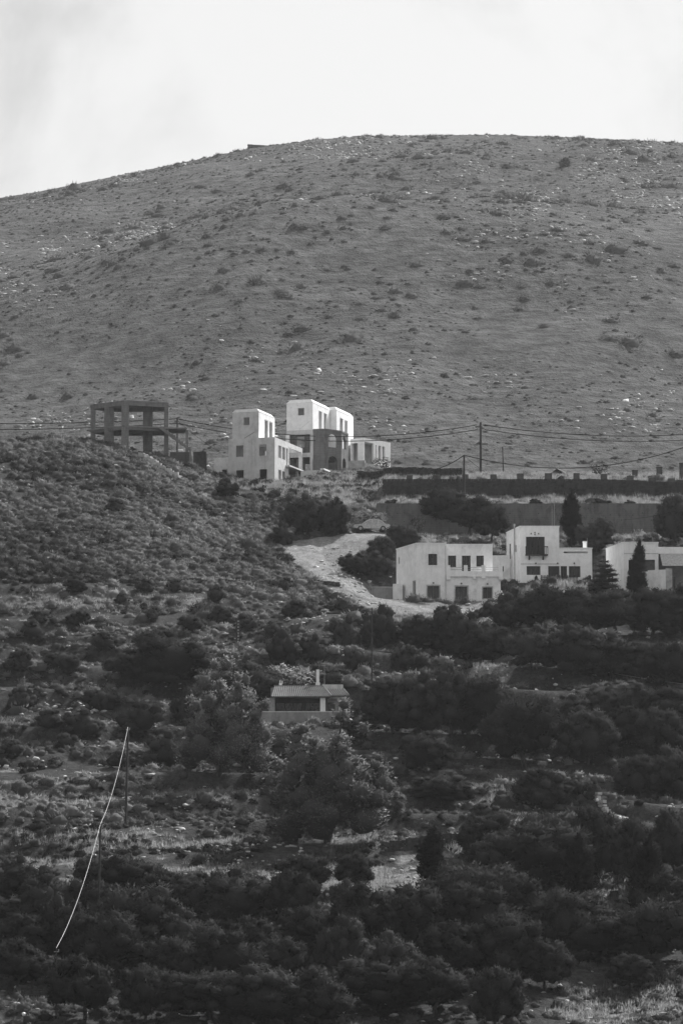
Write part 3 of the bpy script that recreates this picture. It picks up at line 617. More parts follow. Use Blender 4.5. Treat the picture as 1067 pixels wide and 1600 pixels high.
# ------------------------------------------------------------------ inhabited white houses
def lamp_dot(t, x, y, z): MB().box(x - 0.07, x + 0.07, y - 0.14, y, z, z + 0.14).build('wall_lamp', 'dark_wood', t)
def balcony_house():
    t = thing('white_house', 'two storey white house with walled roof terrace and grey doors', 'house', P4, 0)
    P = [(0, 0), (3.15, 0), (3.15, 6.2), (-2.1, 5.7)]; H = 6.5
    fo = [(1.25, 2.2, 4.2, 5.42), (1.16, 2.42, 0.0, 1.95)]; LO = [(0.65, 1.0, 4.9, 5.6), (5.1, 5.7, 0.9, 2.5), (0.5, 1.35, 0.6, 1.2)]
    MB().shell(P, -1.0, H, 0.3, {0: fo, 3: LO}).build('wall', 'white_plaster_old', t)
    e = 0.05; MB().prism([(-e, -e), (3.15 + e, -e), (3.15 + e, 6.2), (-2.1 - e, 5.7)], H + 0.002, H + 0.12).build('parapet_cap', 'white_trim', t)
    MB().prism([(0.1, 0.3), (2.85, 0.3), (2.85, 5.9), (-1.7, 5.4)], H - 0.6, H - 0.45).build('roof_slab', 'white_plaster', t)
    shutter(t, P[0], P[1], fo[0], 'shutter'); surround(t, P[0], P[1], fo[0], 0.1, 'white_trim')
    shutter(t, P[0], P[1], fo[1], 'shutter_grey', name='door', slat=False); surround(t, P[0], P[1], fo[1], 0.13, 'pale_stone', 0.03, False, 'door_surround')
    for o in LO: shutter(t, P[3], P[0], o, 'shutter', 0.12, 1)
    surround(t, P[3], P[0], LO[1], 0.1, 'pale_stone')
    # right block, lower storey
    Q = [(3.155, 0.06), (9.0, 0.06), (9.0, 6.6), (3.155, 6.6)]; go = [(1.02, 2.26, 0.0, 1.9), (3.95, 4.92, 0.62, 1.8)]
    MB().shell(Q, -1.0, 3.0, 0.3, {0: go}).build('wall', 'white_plaster_old', t)
    MB().box(3.16, 9.0, 0.07, 6.6, 3.002, 3.12).build('terrace_floor', 'white_plaster', t)
    shutter(t, Q[0], Q[1], go[0], 'shutter_grey', name='door', slat=False); surround(t, Q[0], Q[1], go[0], 0.13, 'pale_stone', 0.03, False, 'door_surround')
    shutter(t, Q[0], Q[1], go[1], 'shutter'); surround(t, Q[0], Q[1], go[1], 0.11, 'pale_stone')
    # upper storey set back
    U = [(3.155, 1.5), (8.2, 1.5), (8.2, 6.4), (3.155, 6.4)]; uo = [(0.25, 1.12, 4.15, 5.4), (1.75, 2.68, 3.2, 5.4), (3.3, 4.1, 4.2, 5.4)]
    MB().shell(U, 3.122, 6.55, 0.3, {0: uo}).build('upper_wall', 'white_plaster_old', t)
    for o in uo: shutter(t, U[0], U[1], o, 'shutter', 0.12, 2, 'window' if o[2] > 4 else 'door'); surround(t, U[0], U[1], o, 0.13, 'white_trim', 0.04, o[2] > 4)
    MB().prism([(3.2, 1.45), (8.25, 1.45), (8.25, 6.45), (3.2, 6.45)], 6.552, 6.66).build('parapet_cap', 'white_trim', t)
    MB().box(3.4, 8.0, 1.8, 6.1, 5.9, 6.05).build('roof_slab', 'white_plaster', t)
    # terrace parapet: low wall, stub pillars, thin rails
    bal = MB().box(3.2, 9.05, -0.12, 0.05, 2.95, 3.55).build('terrace_parapet', 'white_plaster', t)
    for x in (3.18, 5.05, 6.95, 8.8): MB().box(x, x + 0.42, -0.2, 0.12, 3.0 if 5 < x < 6 else 2.62 if x < 4 or x > 8 else 2.75, 4.18).build('stub_pillar', 'white_trim', bal)
    for a, b in ((3.6, 5.05), (5.47, 6.95), (7.37, 8.8)):
        m = MB(); m.tube((a, -0.04, 3.95), (b, -0.04, 3.95), 0.02); m.tube((a, -0.04, 3.72), (b, -0.04, 3.72), 0.02); m.build('rail', 'metal', bal)
    MB().box(6.05, 6.35, -0.35, -0.125, 2.7, 2.95).build('water_spout', 'white_plaster', bal)
    for x, z in ((1.8, 2.2), (4.8, 2.15), (7.6, 2.1)): lamp_dot(t, x, -0.002 if x < 3 else 0.058, z)
    MB().tube((3.1, -0.05, -0.5), (3.1, -0.05, 6.3), 0.045).build('drain_pipe', 'pale_render', t)
    m = MB(); m.bar((9.02, -0.1, 1.4), (9.75, -0.5, 0.3), 0.12, 0.14); m.build('side_rail', 'white_trim', t)
    MB().box(-2.5, -1.45, 3.0, 5.4, -1.0, 2.5).build('side_annex', 'white_plaster_old', t)
balcony_house()
gw = thing('garden_wall', 'low grey rendered wall left of the roof terrace house', 'wall', (P4[0] - 3.4, P4[1] + 5.2, P4[2]), R(8))
MB().box(-1.3, 1.5, 0, 0.35, -2.5, 2.3).build('wall', 'grey_wall', gw); MB().box(-1.35, 1.55, -0.05, 0.4, 2.302, 2.42).build('coping', 'pale_stone', gw)

def wood_balcony_house():
    g = 0.0696 / 3.593                                               # metres per pixel of the enlarged view
    t = thing('white_house', 'white house with dark wooden balcony and three small triangle vents', 'house', P5, 0)
    X = lambda zx: (zx - 155) * g; Z = lambda zy: (450 - zy) * g
    W1 = X(375); W2 = X(560); H1 = Z(116); H2 = Z(240)
    P = [(0, 0), (W1, 0), (W1, 7.0), (-1.25, 6.0)]
    fo = [(X(188), X(293), Z(278) + 0.1, Z(173)), (X(190), X(268), Z(390), Z(340)), (X(312), X(375) - 0.05, Z(440), Z(340))]
    lo = [(1.3, 2.0, 3.4, 5.1), (3.9, 4.4, 3.9, 4.7)]
    MB().shell(P, -1.2, H1, 0.3, {0: fo[:2], 3: lo}).build('wall', 'white_plaster', t)
    MB().prism([(-0.05, -0.05), (W1 + 0.05, -0.05), (W1 + 0.05, 7.05), (-1.3, 6.05)], H1 + 0.002, H1 + 0.1).build('parapet_cap', 'white_trim', t)
    MB().prism([(0.05, 0.3), (W1 - 0.3, 0.3), (W1 - 0.3, 6.6), (-0.85, 5.7)], H1 - 0.5, H1 - 0.38).build('roof_slab', 'white_plaster', t)
    Q = [(W1 + 0.005, 0.0), (W2, 0.0), (W2, 6.6), (W1 + 0.005, 6.6)]
    ro = [(0.05, X(418) - W1, Z(450), Z(340)), (X(428) - W1, X(493) - W1, Z(403), Z(340))]
    vent = (X(400) - W1, X(535) - W1, Z(267), Z(257))
    MB().shell(Q, -1.2, H2, 0.3, {0: ro + [vent]}).build('wall', 'white_plaster', t)
    MB().prism([(W1 + 0.01, -0.05), (W2 + 0.05, -0.05), (W2 + 0.05, 6.65), (W1 + 0.01, 6.65)], H2 + 0.002, H2 + 0.09).build('parapet_cap', 'white_trim', t)
    MB().box(W1 + 0.3, W2 - 0.3, 0.3, 6.3, H2 - 0.62, H2 - 0.5).build('roof_slab', 'white_plaster', t)
    n = 12; a0, a1 = vent[0] + W1, vent[1] + W1; b0 = a0 + (a1 - a0) * 0.18
    for k in range(n):
        x = b0 + (a1 - b0) * k / n; m = MB(); w = (a1 - b0) / n; m.bar((x, 0.12, vent[2] + 0.02), (x + w * 0.9, 0.12, vent[3] - 0.02), 0.05, 0.05, (0, 1, 0)); m.build('vent_tile', 'white_trim', t)
    shutter(t, P[0], P[1], fo[0], 'dark_wood', 0.1, 3, 'window'); shutter(t, P[0], P[1], fo[1], 'shutter'); shutter(t, Q[0], Q[1], ro[0], 'dark_wood', 0.12, 2, 'door'); shutter(t, Q[0], Q[1], ro[1], 'shutter')
    m = MB(); panel(m, P[0], P[1], X(312), W1, Z(450), Z(340), -0.02, 0.02); m.build('door_shutter', 'dark_wood', t)
    for o in lo: shutter(t, P[3], P[0], o, 'shutter', 0.1, 1)
    bx0, bx1, bz = X(183), X(310), Z(280)
    b = MB().box(bx0, bx1, -0.75, -0.01, bz - 0.03, bz + 0.08).build('balcony', 'dark_wood', t)
    for k in range(13): x = bx0 + (bx1 - bx0 - 0.06) * k / 12; MB().box(x, x + 0.06, -0.74, -0.69, bz + 0.082, bz + 0.86).build('baluster', 'dark_wood', b)
    MB().box(bx0, bx1, -0.76, -0.67, bz + 0.862, bz + 0.94).build('handrail', 'dark_wood', b)
    for x in (bx0 + 0.02, bx1 - 0.08):
        MB().box(x, x + 0.06, -0.66, -0.02, bz + 0.862, bz + 0.93).build('handrail', 'dark_wood', b)
    for zx in (205, 283):
        m = MB(); m.bar((X(zx), -0.02, bz - 0.42), (X(zx), -0.6, bz - 0.08), 0.16, 0.16, (1, 0, 0)); m.build('bracket', 'dark_wood', b)
    for zx, zy in ((217, 155), (238, 160), (238, 149), (259, 155)):
        c = X(zx); q = Z(zy); m = MB(); m.add([(c - .11, -.012, q - .08), (c + .11, -.012, q - .08), (c, -.012, q + .11), (c - .11, .02, q - .08), (c + .11, .02, q - .08), (c, .02, q + .11)], [(0, 1, 2), (5, 4, 3), (0, 3, 4, 1), (1, 4, 5, 2), (2, 5, 3, 0)]); m.build('triangle_vent', 'dark_wood', t)
    for zx in (242, 365, 459): lamp_dot(t, X(zx), -0.002, Z(328))
    m = MB(); panel(m, P[0], P[1], 0.02, W1 - 0.02, Z(330), Z(326), 0.001, 0.03); m.build('string_course', 'pale_stone', t)
    MB().tube((-0.55, 1.9, -0.5), (-0.55, 1.9, Z(95)), 0.07).tube((-0.55, 1.9, Z(97)), (-0.55, 1.9, Z(88)), 0.14, 0.1).build('flue_pipe', 'metal', t)
    ch = MB().box(X(515), X(535), 1.6, 2.0, H2, Z(195)).build('chimney', 'white_trim', t); MB().box(X(513), X(537), 1.55, 2.05, Z(195) + 0.002, Z(189)).build('chimney_cap', 'pale_render', ch)
    MB().tube((X(541), 2.4, H2), (X(541), 2.4, Z(165)), 0.018).build('mast', 'metal', t)
    MB().tube((X(347), 4.0, H1), (X(347), 4.0, Z(-30)), 0.02).build('mast', 'metal', t)
    MB().wall((-3.6, 3.6), (-1.0, 3.2), -2.0, 3.7, 0.3, [(1.6, 1.95, 1.9, 2.5)]).build('link_wall', 'pale_render', t)
    MB().wall((-5.4, 4.2), (-3.61, 3.62), -2.0, 3.2, 0.3, [(0.7, 1.0, 1.2, 2.1)]).build('link_wall', 'pale_render', t)
    # picket fence
    f = thing('picket_fence', 'dark wooden picket fence in front of the wooden balcony house', 'fence', (P5[0], P5[1] - 1.6, P5[2]), 0)
    fz = gz(P5[0] + 5, P5[1] - 1.6) - P5[2]
    a, b = X(268), X(472); k = 26
    for i in range(k): x = a + (b - a) * i / (k - 1); m = MB(); m.prism([(x - .045, 0), (x + .045, 0), (x + .045, .03), (x - .045, .03)], fz, fz + .92); m.add([(x - .045, 0, fz + .92), (x + .045, 0, fz + .92), (x, 0, fz + 1.0), (x - .045, .03, fz + .92), (x + .045, .03, fz + .92), (x, .03, fz + 1.0)], [(0, 1, 2), (5, 4, 3), (1, 4, 5, 2), (2, 5, 3, 0)]); m.build('picket', 'dark_wood', f)
    for z in (0.25, 0.72): MB().box(a - .06, b + .06, .032, .08, fz + z, fz + z + .07).build('rail', 'dark_wood', f)
    for x in (a, (a + b) / 2, b): MB().box(x - .05, x + .05, .082, .18, fz - .3, fz + 1.0).build('post', 'dark_wood', f)
wood_balcony_house()
def awning_house():
    g = 0.0687 / 8.4; X = lambda zx: (zx - 295) * g; Z = lambda zy: (830 - zy) * g
    t = thing('white_house', 'white house with wide sun awning behind the twin cypresses', 'house', P6, 0)
    W1 = X(752); H = Z(145); P = [(0, 0), (W1, 0), (W1, 6.4), (-1.5, 6.0)]; o = (X(357), X(705), Z(525), Z(368))
    MB().shell(P, -1.5, H, 0.3, {0: [o]}).build('wall', 'white_plaster', t); glazed(t, P[0], P[1], o, 'dark_wood', 0.16, 3)
    MB().prism([(-.05, -.05), (W1 + .05, -.05), (W1 + .05, 6.45), (-1.55, 6.05)], H + .002, H + .1).build('parapet_cap', 'white_trim', t)
    MB().prism([(.1, .3), (W1 - .3, .3), (W1 - .3, 6.1), (-1.1, 5.7)], H - .5, H - .38).build('roof_slab', 'white_plaster', t)
    MB().tube((X(120), 6.0, Z(215)), (X(110), 6.0, Z(140)), .03).build('roof_spike', 'white_trim', t)
    MB().tube((X(710), 3.0, H), (X(710), 3.0, Z(30)), .02).build('mast', 'metal', t)
    m = MB(); panel(m, P[0], P[1], .02, W1 - .02, Z(290), Z(284), .001, .03); m.build('string_course', 'pale_stone', t)
    MB().box(W1 + .01, W1 + 6.5, .3, 6.0, Z(285), Z(195)).build('porch_roof', 'white_plaster', t)
    MB().wall((W1 + .01, 2.6), (W1 + 6.5, 2.6), -1.5, Z(287), .3, [(0.6, 2.0, 0.0, 2.2), (3.0, 5.5, .9, 2.2)]).build('porch_back_wall', 'grey_wall', t)
    glazed(t, (W1 + .01, 2.6), (W1 + 6.5, 2.6), (0.6, 2.0, 0.0, 2.2), name='door'); glazed(t, (W1 + .01, 2.6), (W1 + 6.5, 2.6), (3.0, 5.5, .9, 2.2))
    m = MB(); x0, x1 = X(775), W1 + 6.2
    m.add([(x0, .25, Z(290)), (x1, .25, Z(290)), (x1 + .1, -1.2, Z(465)), (x0 + .15, -1.2, Z(465)), (x0, .28, Z(290) + .02), (x1, .28, Z(290) + .02), (x1 + .1, -1.17, Z(465) + .02), (x0 + .15, -1.17, Z(465) + .02)], [(0, 1, 2, 3), (7, 6, 5, 4), (3, 2, 6, 7), (0, 3, 7, 4), (1, 5, 6, 2), (0, 4, 5, 1)])
    m.build('awning', 'awning', t)
    m = MB(); m.tube((x0 + .2, -1.18, Z(463)), (x0 + .2, 2.5, Z(420)), .03); m.build('awning_arm', 'metal', t)
    MB().wall((X(600), -.8), (X(830), -1.6), -1.5, Z(520), .25).build('yard_wall', 'white_plaster_old', t); MB().box(X(830), X(915), -1.65, -1.2, -1.5, Z(505)).build('yard_pillar', 'pale_stone', t)
awning_house()

# ------------------------------------------------------------------ tiled bungalow
def tile_roof(parent, E0, E1, R0, R1, n, name='tile_roof', mat='roof_tile'):
    """pitched roof between eave E0-E1 and ridge R0-R1: a thin slab with n rows of barrel tiles as real ridges"""
    E0, E1, R0, R1 = [np.array(q, float) for q in (E0, E1, R0, R1)]; m = MB(); nn = np.cross(E1 - E0, R0 - E0); nn /= np.linalg.norm(nn)
    m.add([E0, E1, R1, R0, E0 - nn * .1, E1 - nn * .1, R1 - nn * .1, R0 - nn * .1], [(0, 1, 2, 3), (7, 6, 5, 4), (0, 4, 5, 1), (1, 5, 6, 2), (2, 6, 7, 3), (3, 7, 4, 0)])
    o = m.build(name, mat, parent); w = np.linalg.norm(E1 - E0) / n; d = (E1 - E0) / np.linalg.norm(E1 - E0)
    for i in range(n):
        f = (i + 0.5) / n; a = E0 + (E1 - E0) * f; b = R0 + (R1 - R0) * f; k = 5; r = w * 0.34; mb = MB()
        for c, rr in ((a - (b - a) * 0.02, r), (b, r * 0.92)):
            mb.V += [tuple(c + d * rr * math.cos(math.pi * q / k) + nn * (0.01 + rr * 1.1 * math.sin(math.pi * q / k))) for q in range(k + 1)]
        mb.F += [(q, q + 1, k + 2 + q, k + 1 + q) for q in range(k)] + [tuple(range(k, -1, -1))]
        mb.build('tile_row', mat, o)
    return o
def bungalow():
    g = 0.0583 / 4.85; X = lambda zx: (zx - 215) * g; Z = lambda zy: (505 - zy) * g
    t = thing('tiled_house', 'low house with ridged tile roof, white chimney and walled veranda', 'house', P7, 0)
    MB().box(X(90), X(812), -0.3, 0.0, -2.2, Z(405)).build('veranda_wall', 'grey_wall', t)
    MB().box(X(88), X(815), -0.34, 0.04, Z(405) + .002, Z(398)).build('veranda_coping', 'pale_render', t)
    MB().box(X(90), X(812), .002, 4.0, -.2, 0.45).build('veranda_floor', 'grey_wall', t)
    zt = Z(290); zb = 0.452
    fw = [(X(245) - X(150), X(450) - X(150), zb + .02, Z(318)), (X(470) - X(150), X(585) - X(150), zb + .02, Z(318))]
    MB().wall((X(150), 1.7), (X(640), 1.7), zb, zt, .25, fw).build('wall', 'dark_concrete', t)  # dark material puts the shade under the eaves into this wall
    for o in fw: glazed(t, (X(150), 1.7), (X(640), 1.7), o, 'dark_wood', .16, 3, name='door')
    MB().wall((X(640), 2.2), (X(765), 2.2), zb, zt, .25, [(.05, X(700) - X(640), zb, Z(315))]).build('wall', 'grey_wall', t)
    glazed(t, (X(640), 2.2), (X(765), 2.2), (.05, X(700) - X(640), zb, Z(315)), nv=1, name='door')
    MB().wall((X(765), 2.2), (X(765), 6.4), zb, zt, .25).build('wall', 'grey_wall', t); MB().wall((X(765), 6.4), (X(150), 6.4), zb, zt, .25).build('wall', 'grey_wall', t); MB().wall((X(150), 6.4), (X(150), 1.96), zb, zt, .25).build('wall', 'grey_wall', t)
    MB().box(X(587), X(627), .45, .85, zb, zt).build('veranda_pillar', 'white_plaster_old', t); MB().box(X(195), X(240), .45, .85, zb, zt).build('veranda_pillar', 'grey_wall', t)
    MB().tube((X(778), .4, zb), (X(778), .4, Z(270)), .05).build('veranda_post', 'dark_wood', t)
    MB().box(X(212), X(655), .35, 1.65, zt + .002, zt + .12).build('eave_beam', 'dark_wood', t)
    # roofs face the viewer
    tile_roof(t, (X(210), .15, Z(283)), (X(665), .15, Z(283)), (X(232), 3.0, Z(222) + .42), (X(605), 3.0, Z(222) + .42), 28)
    tile_roof(t, (X(668), .5, Z(276)), (X(800), .5, Z(276)), (X(625), 3.0, Z(238) + .36), (X(762), 3.0, Z(238) + .36), 8)
    m = MB(); m.tube((X(606), 3.0, Z(222) + .47), (X(672), .1, Z(280)), .09, .09); m.tube((X(230), 3.0, Z(222) + .46), (X(607), 3.0, Z(222) + .46), .09); m.tube((X(762), 3.0, Z(238) + .42), (X(806), .45, Z(270)), .08); m.build('ridge_tile', 'roof_tile', t)
    MB().box(X(600), X(762), 3.2, 6.4, zt + .002, Z(208) + .45).build('flat_roof_block', 'pale_render', t); MB().box(X(205), X(598), 3.2, 6.4, zt + .002, Z(232) + .45).build('flat_roof_block', 'grey_wall', t)
    ch = MB().box(X(550), X(583), 3.3, 3.75, Z(222) + .3, Z(195) + .5).build('chimney', 'white_plaster', t); MB().box(X(555), X(578), 3.35, 3.68, Z(195) + .502, Z(95) + .5).build('chimney_stack', 'white_trim', ch); MB().tube((X(566), 3.5, Z(95) + .5), (X(566), 3.5, Z(78) + .5), .1, .13).build('chimney_pot', 'dark_wood', ch)
    an = MB().tube((X(618), 4.2, Z(208)), (X(618), 4.2, Z(20) + .4), .022).build('antenna_mast', 'metal', t)
    for k, (zy, w) in enumerate(((35, .35), (50, .28), (115, .42))): MB().tube((X(618) - w, 4.2, Z(zy) + .4), (X(618) + w * .4, 4.2, Z(zy) + .4), .02).build('antenna_arm', 'metal', an)
    m = MB(); m.box(X(268), X(292), 3.4, 3.6, Z(232) + .452, Z(200) + .5); m.box(X(272), X(280), 3.4, 3.55, Z(200) + .502, Z(178) + .5); m.box(X(288), X(296), 3.4, 3.55, Z(205) + .5, Z(182) + .5); m.build('vent_pot', 'white_trim', t)
    lt = tile_roof(t, (X(690), -2.6, Z(530)), (X(840), -2.6, Z(530)), (X(700), -.4, Z(470)), (X(815), -.4, Z(470)), 8, 'porch_roof')
    m = MB(); m.tube((X(816), -.4, Z(460)), (X(885), -2.7, Z(528)), .09); m.build('porch_ridge', 'white_plaster_old', t)
    MB().box(X(705), X(830), -2.2, -.4, -2.6, Z(535)).build('porch_wall', 'grey_wall', t)
bungalow()
# corner of a second tiled roof at the right edge of the frame
P8 = at(1056, 1182, 336)
t8 = thing('tiled_house', 'corner of a tiled roof at the right edge among dark trees', 'house', P8, 0)
tile_roof(t8, (1.6, -2.2, -1.35), (8.6, -2.2, -1.35), (-.1, .8, 0), (6.9, .8, 0), 30); MB().box(.9, 8.0, -1.2, .9, -6, -1.25).build('wall', 'grey_wall', t8)
m = MB(); m.add([(.25, -.6, -6), (.25, 2.6, -6), (.25, 2.6, -1.3), (.25, .9, -.25), (.25, -.8, -1.2), (.5, -.6, -6), (.5, 2.6, -6), (.5, 2.6, -1.3), (.5, .9, -.25), (.5, -.8, -1.2)], [(4, 3, 2, 1, 0), (5, 6, 7, 8, 9), (0, 1, 6, 5), (1, 2, 7, 6), (2, 3, 8, 7), (3, 4, 9, 8), (4, 0, 5, 9)]); m.build('gable_wall', 'grey_wall', t8)
# walled garden house low at the left edge, almost lost in shade
P9 = at(4, 1482, 279)
t9 = thing('garden_house', 'faint grey garden house end at the left edge above the dark grove', 'house', P9, 0)
MB().box(-3.0, 1.0, 0, 3, -2.5, 1.1).build('wall', 'grey_wall', t9)
for x in (-.55, .35): m = MB(); m.add([(x - .22, -.05, .8), (x + .22, -.05, .8), (x, -.05, .2), (x - .22, -.003, .8), (x + .22, -.003, .8), (x, -.003, .2)], [(0, 2, 1), (3, 4, 5), (0, 1, 4, 3), (1, 2, 5, 4), (2, 0, 3, 5)]); m.build('gable_ornament', 'pale_stone', t9)
for x in (.55, .8): MB().box(x, x + .1, .2, .3, 1.1, 2.0).build('finial', 'pale_stone', t9)

# ------------------------------------------------------------------ terrace walls above the white houses
def xu(u, Y): return (u - 533.5) / F * Y * 1.008
def retaining_wall():
    t = thing('retaining_wall', 'long grey concrete retaining wall behind the white houses', 'wall', (0, 454.75, 0), 0)
    x0, x1 = xu(588, 455), xu(1120, 455); n = 14
    for i in range(n):
        a = x0 + (x1 - x0) * i / n; b = x0 + (x1 - x0) * (i + 1) / n - 0.03; o = random.uniform(-.02, .02)
        MB().box(a, b, o, .45, 51.5, 57.12 + o).build('wall_panel', 'retaining_concrete', t)
    for i in range(34):
        x = x0 + 1 + (x1 - x0 - 2) * random.random(); z = random.uniform(54.5, 56.6); MB().box(x - .05, x + .05, -.05, .0, z - .05, z + .05).build('weep_hole', 'rubber', t)
retaining_wall()
def stone_courses(L, H, s=(0.45, 0.24), thick=0.45, seed=1, follow=None):
    """dry stone masonry as one mesh: every stone a separate uneven block with open joints"""
    r = np.random.default_rng(seed); m = MB(); z = 0; z_rows = []
    while z < H:
        h = s[1] * r.uniform(.7, 1.3); x = -r.uniform(0, .3)
        while x < L:
            w = s[0] * r.uniform(.5, 1.6); j = r.uniform(-.05, .05); g = .02; zo = follow(x) if follow else 0
            q = r.uniform(-.03, .03, 8)
            V = [(x + g, j + q[0], z + g), (x + w - g, j + q[1], z + g), (x + w - g, thick, z + g), (x + g, thick, z + g), (x + g, j + q[2], z + h + q[4]), (x + w - g, j + q[3], z + h + q[5]), (x + w - g, thick, z + h + q[5]), (x + g, thick, z + h + q[4])]
            m.add([(a, b, c + zo) for a, b, c in V], [(0, 1, 5, 4), (1, 2, 6, 5), (2, 3, 7, 6), (3, 0, 4, 7), (4, 5, 6, 7)]); x += w
        z += h
    return m
def terrace_wall():
    x0, x1 = xu(600, 462), xu(1120, 462); t = thing('stone_terrace_wall', 'dark dry stone terrace wall topped by a row of stub pillars', 'wall', (x0, 461.95, 58.6), 0)
    fol = lambda x: -.045 * max(0, x - 26)
    o = stone_courses(x1 - x0, 2.3, (.5, .22), .6, 3, fol).build('stone_courses', 'dark_stone', t); o['kind'] = 'stuff'
    m = MB(); m.box(.1, x1 - x0, .2, .58, -1, 2.1); m.build('wall_core', 'dark_stone', t)
    for u, dz in ((640, 0), (683, 0), (727, .1), (771, .1), (813, .2), (857, .25), (901, .25), (944, .2), (985, .1), (1019, .0), (1049, .0)):
        x = xu(u, 462) - x0; w = random.uniform(.36, .44); p = MB(); zb = fol(x) + 2.2; p.prism([(x - w, .05), (x + w, .05), (x + w, .55), (x - w, .55)], zb, zb + .68 + dz); p.build('stub_pillar', 'dark_concrete', t)
terrace_wall()
for u, v0, Y, h in ((992, 753, 470, .9), (1030, 754, 466, 1.3), (1066, 757, 466, 1.9)):
    p = at(u, v0, Y); k = 'square concrete post behind the stub pillars, ' + {992: 'small one above the tenth pillar', 1030: 'the tall one left of the edge', 1066: 'the tallest, cut by the right edge'}[u]
    t = thing('concrete_post', k, 'post', (p[0], p[1], gz(p[0], p[1])), R(6), 'posts on the upper terrace'); MB().prism([(-.33, -.25), (.33, -.25), (.33, .25), (-.33, .25)], -.5, h, .02).build('shaft', 'dark_concrete', t); MB().box(-.36, .36, -.28, .28, h + .002, h + .1).build('cap', 'dark_stone', t)
# earth bank left of the pole: its shaded face put in as dark stones
def dry_wall(label, pts, H, seed, mat='dark_stone', s=(.4, .2), name='dry_stone_wall'):
    P = [gp(u, v) for u, v in pts]; t = thing(name, label, 'wall', (P[0][0], P[0][1], P[0][2]), 0)
    for i, (a, b) in enumerate(zip(P[:-1], P[1:])):
        L = math.hypot(b[0] - a[0], b[1] - a[1]); ang = math.atan2(b[1] - a[1], b[0] - a[0])
        d = (b - a) / L; f = lambda x: float(hfun(np.array([a[0] + d[0] * x]), np.array([a[1] + d[1] * x]))[0] - P[0][2]) - .35
        o = stone_courses(L, H + .35, s, .4, seed + i, f).build('stone_courses', mat, t); o['kind'] = 'stuff'; o.location = (a[0] - P[0][0], a[1] - P[0][1], 0); o.rotation_euler = (0, 0, ang)
    return t
dry_wall('curved earth bank right of the twin tower house, its shade put in as dark stones', [(560, 750), (600, 748), (650, 747), (720, 748)], 1.1, 40)
dry_wall('long dark rubble wall across the left slope below the cushion shrubs', [(70, 912), (160, 910), (240, 912), (330, 914), (420, 914), (530, 918)], .35, 50)
dry_wall('dark rubble wall beside the dirt bank below the track', [(505, 935), (535, 958), (570, 975)], .7, 60)
dry_wall('low stone wall in the clearing above the narrow cypress', [(600, 1335), (640, 1330), (700, 1322), (800, 1318)], .8, 70)
dry_wall('short broken stone wall right of the narrow cypress', [(690, 1360), (705, 1375), (725, 1405)], .7, 80)
dry_wall('broken rubble wall under the low left plume tree', [(385, 1225), (440, 1262), (500, 1300)], .6, 90)
dry_wall('pale stone edging under the rough trees at the right', [(905, 1245), (930, 1262), (960, 1285), (985, 1290)], .5, 95, 'pale_stone')
dry_wall('dark terrace wall above the bottom left grove', [(160, 1412), (240, 1412), (320, 1410)], 1.0, 110)
dry_wall('dark terrace wall in the bottom middle of the grove', [(310, 1495), (400, 1497), (470, 1500)], .9, 120)
dry_wall('dark terrace wall at the bottom left corner', [(30, 1562), (100, 1560), (160, 1558)], .8, 130)
far_pts = [at(388, 231, 1385), at(430, 231, 1388), at(470, 233, 1392)]
t = thing('ridge_wall', 'tiny stone wall on the skyline of the far hill', 'wall', far_pts[0], 0)
for i, (a, b) in enumerate(zip(far_pts[:-1], far_pts[1:])):
    L = math.hypot(b[0] - a[0], b[1] - a[1]); o = stone_courses(L, 4.4, (1.2, .6), .9, 140 + i).build('stone_courses', 'dark_stone', t); o.location = (a[0] - far_pts[0][0], a[1] - far_pts[0][1], -3 - 1.0 * i); o.rotation_euler = (0, 0, math.atan2(b[1] - a[1], b[0] - a[0])); o['kind'] = 'stuff'

# flat stones along the top of a field wall below the concrete frame
t = thing('field_wall', 'line of pale flat stones running down from the concrete frame', 'wall', gp(200, 696), 0); o0 = np.array(t.location)
for i in range(26):
    f = i / 25; u = 190 + 86 * f + random.uniform(-1.5, 1.5); v = 693 + 53 * f ** 1.05 + random.uniform(-1, 1); p = gp(u, v) - o0; w = random.uniform(.3, .55); m = MB()
    m.prism([(-w, -.3), (w * .8, -.34), (w, .28), (-w * .7, .33)], -.5, .1 + random.uniform(0, .12)); b = m.build('stone', 'pale_stone' if i > 3 and random.random() > .25 else 'dark_stone', t); b.location = p + np.array([0, 0, .12]); b.rotation_euler = (random.uniform(-.15, .15), random.uniform(-.2, .2), random.uniform(-.5, .5))

# ------------------------------------------------------------------ poles and wires
def pole(u, vt, vb, label, Y=None, r=.13, cross=False, mat='pole_wood', lean=0.0, group='wooden utility poles'):
    p = gp(u, vb) if Y is None else at(u, vb, Y); top = at(u + lean, vt, p[1]); p[2] = min(p[2], gz(p[0], p[1])); h = top[2] - p[2]
    t = thing('utility_pole', label, 'pole', p, 0, group); dx = top[0] - p[0]
    MB().tube((0, 0, -1.2), (dx, 0, h), r, r * .72, 8).build('shaft', mat, t)
    if cross:
        c = MB().box(dx - .75, dx + .15, -.06, .06, h - .62, h - .5).build('crossarm', mat, t)
        for x in (-.7, -.35, .1): MB().tube((dx + x, 0, h - .5), (dx + x, 0, h - .3), .05, .04).build('insulator', 'metal', c)
        m = MB(); m.bar((dx - .7, -.07, h - .6), (dx, -.07, h - 1.1), .05, .05); m.build('brace', mat, t)
    else:
        MB().tube((dx - .16, 0, h - .25), (dx + .16, 0, h - .25), .035).build('bracket', 'metal', t); MB().tube((dx + .15, 0, h - .26), (dx + .15, 0, h - .08), .045).build('insulator', 'metal', t)
    return top
T_a = pole(751, 660, 742, 'tall dark utility pole with crossarm standing against the far hill', 492, .17, True)
T_b = pole(725, 711, 780, 'dark utility pole standing in front of the stone terrace wall', 459, .15)
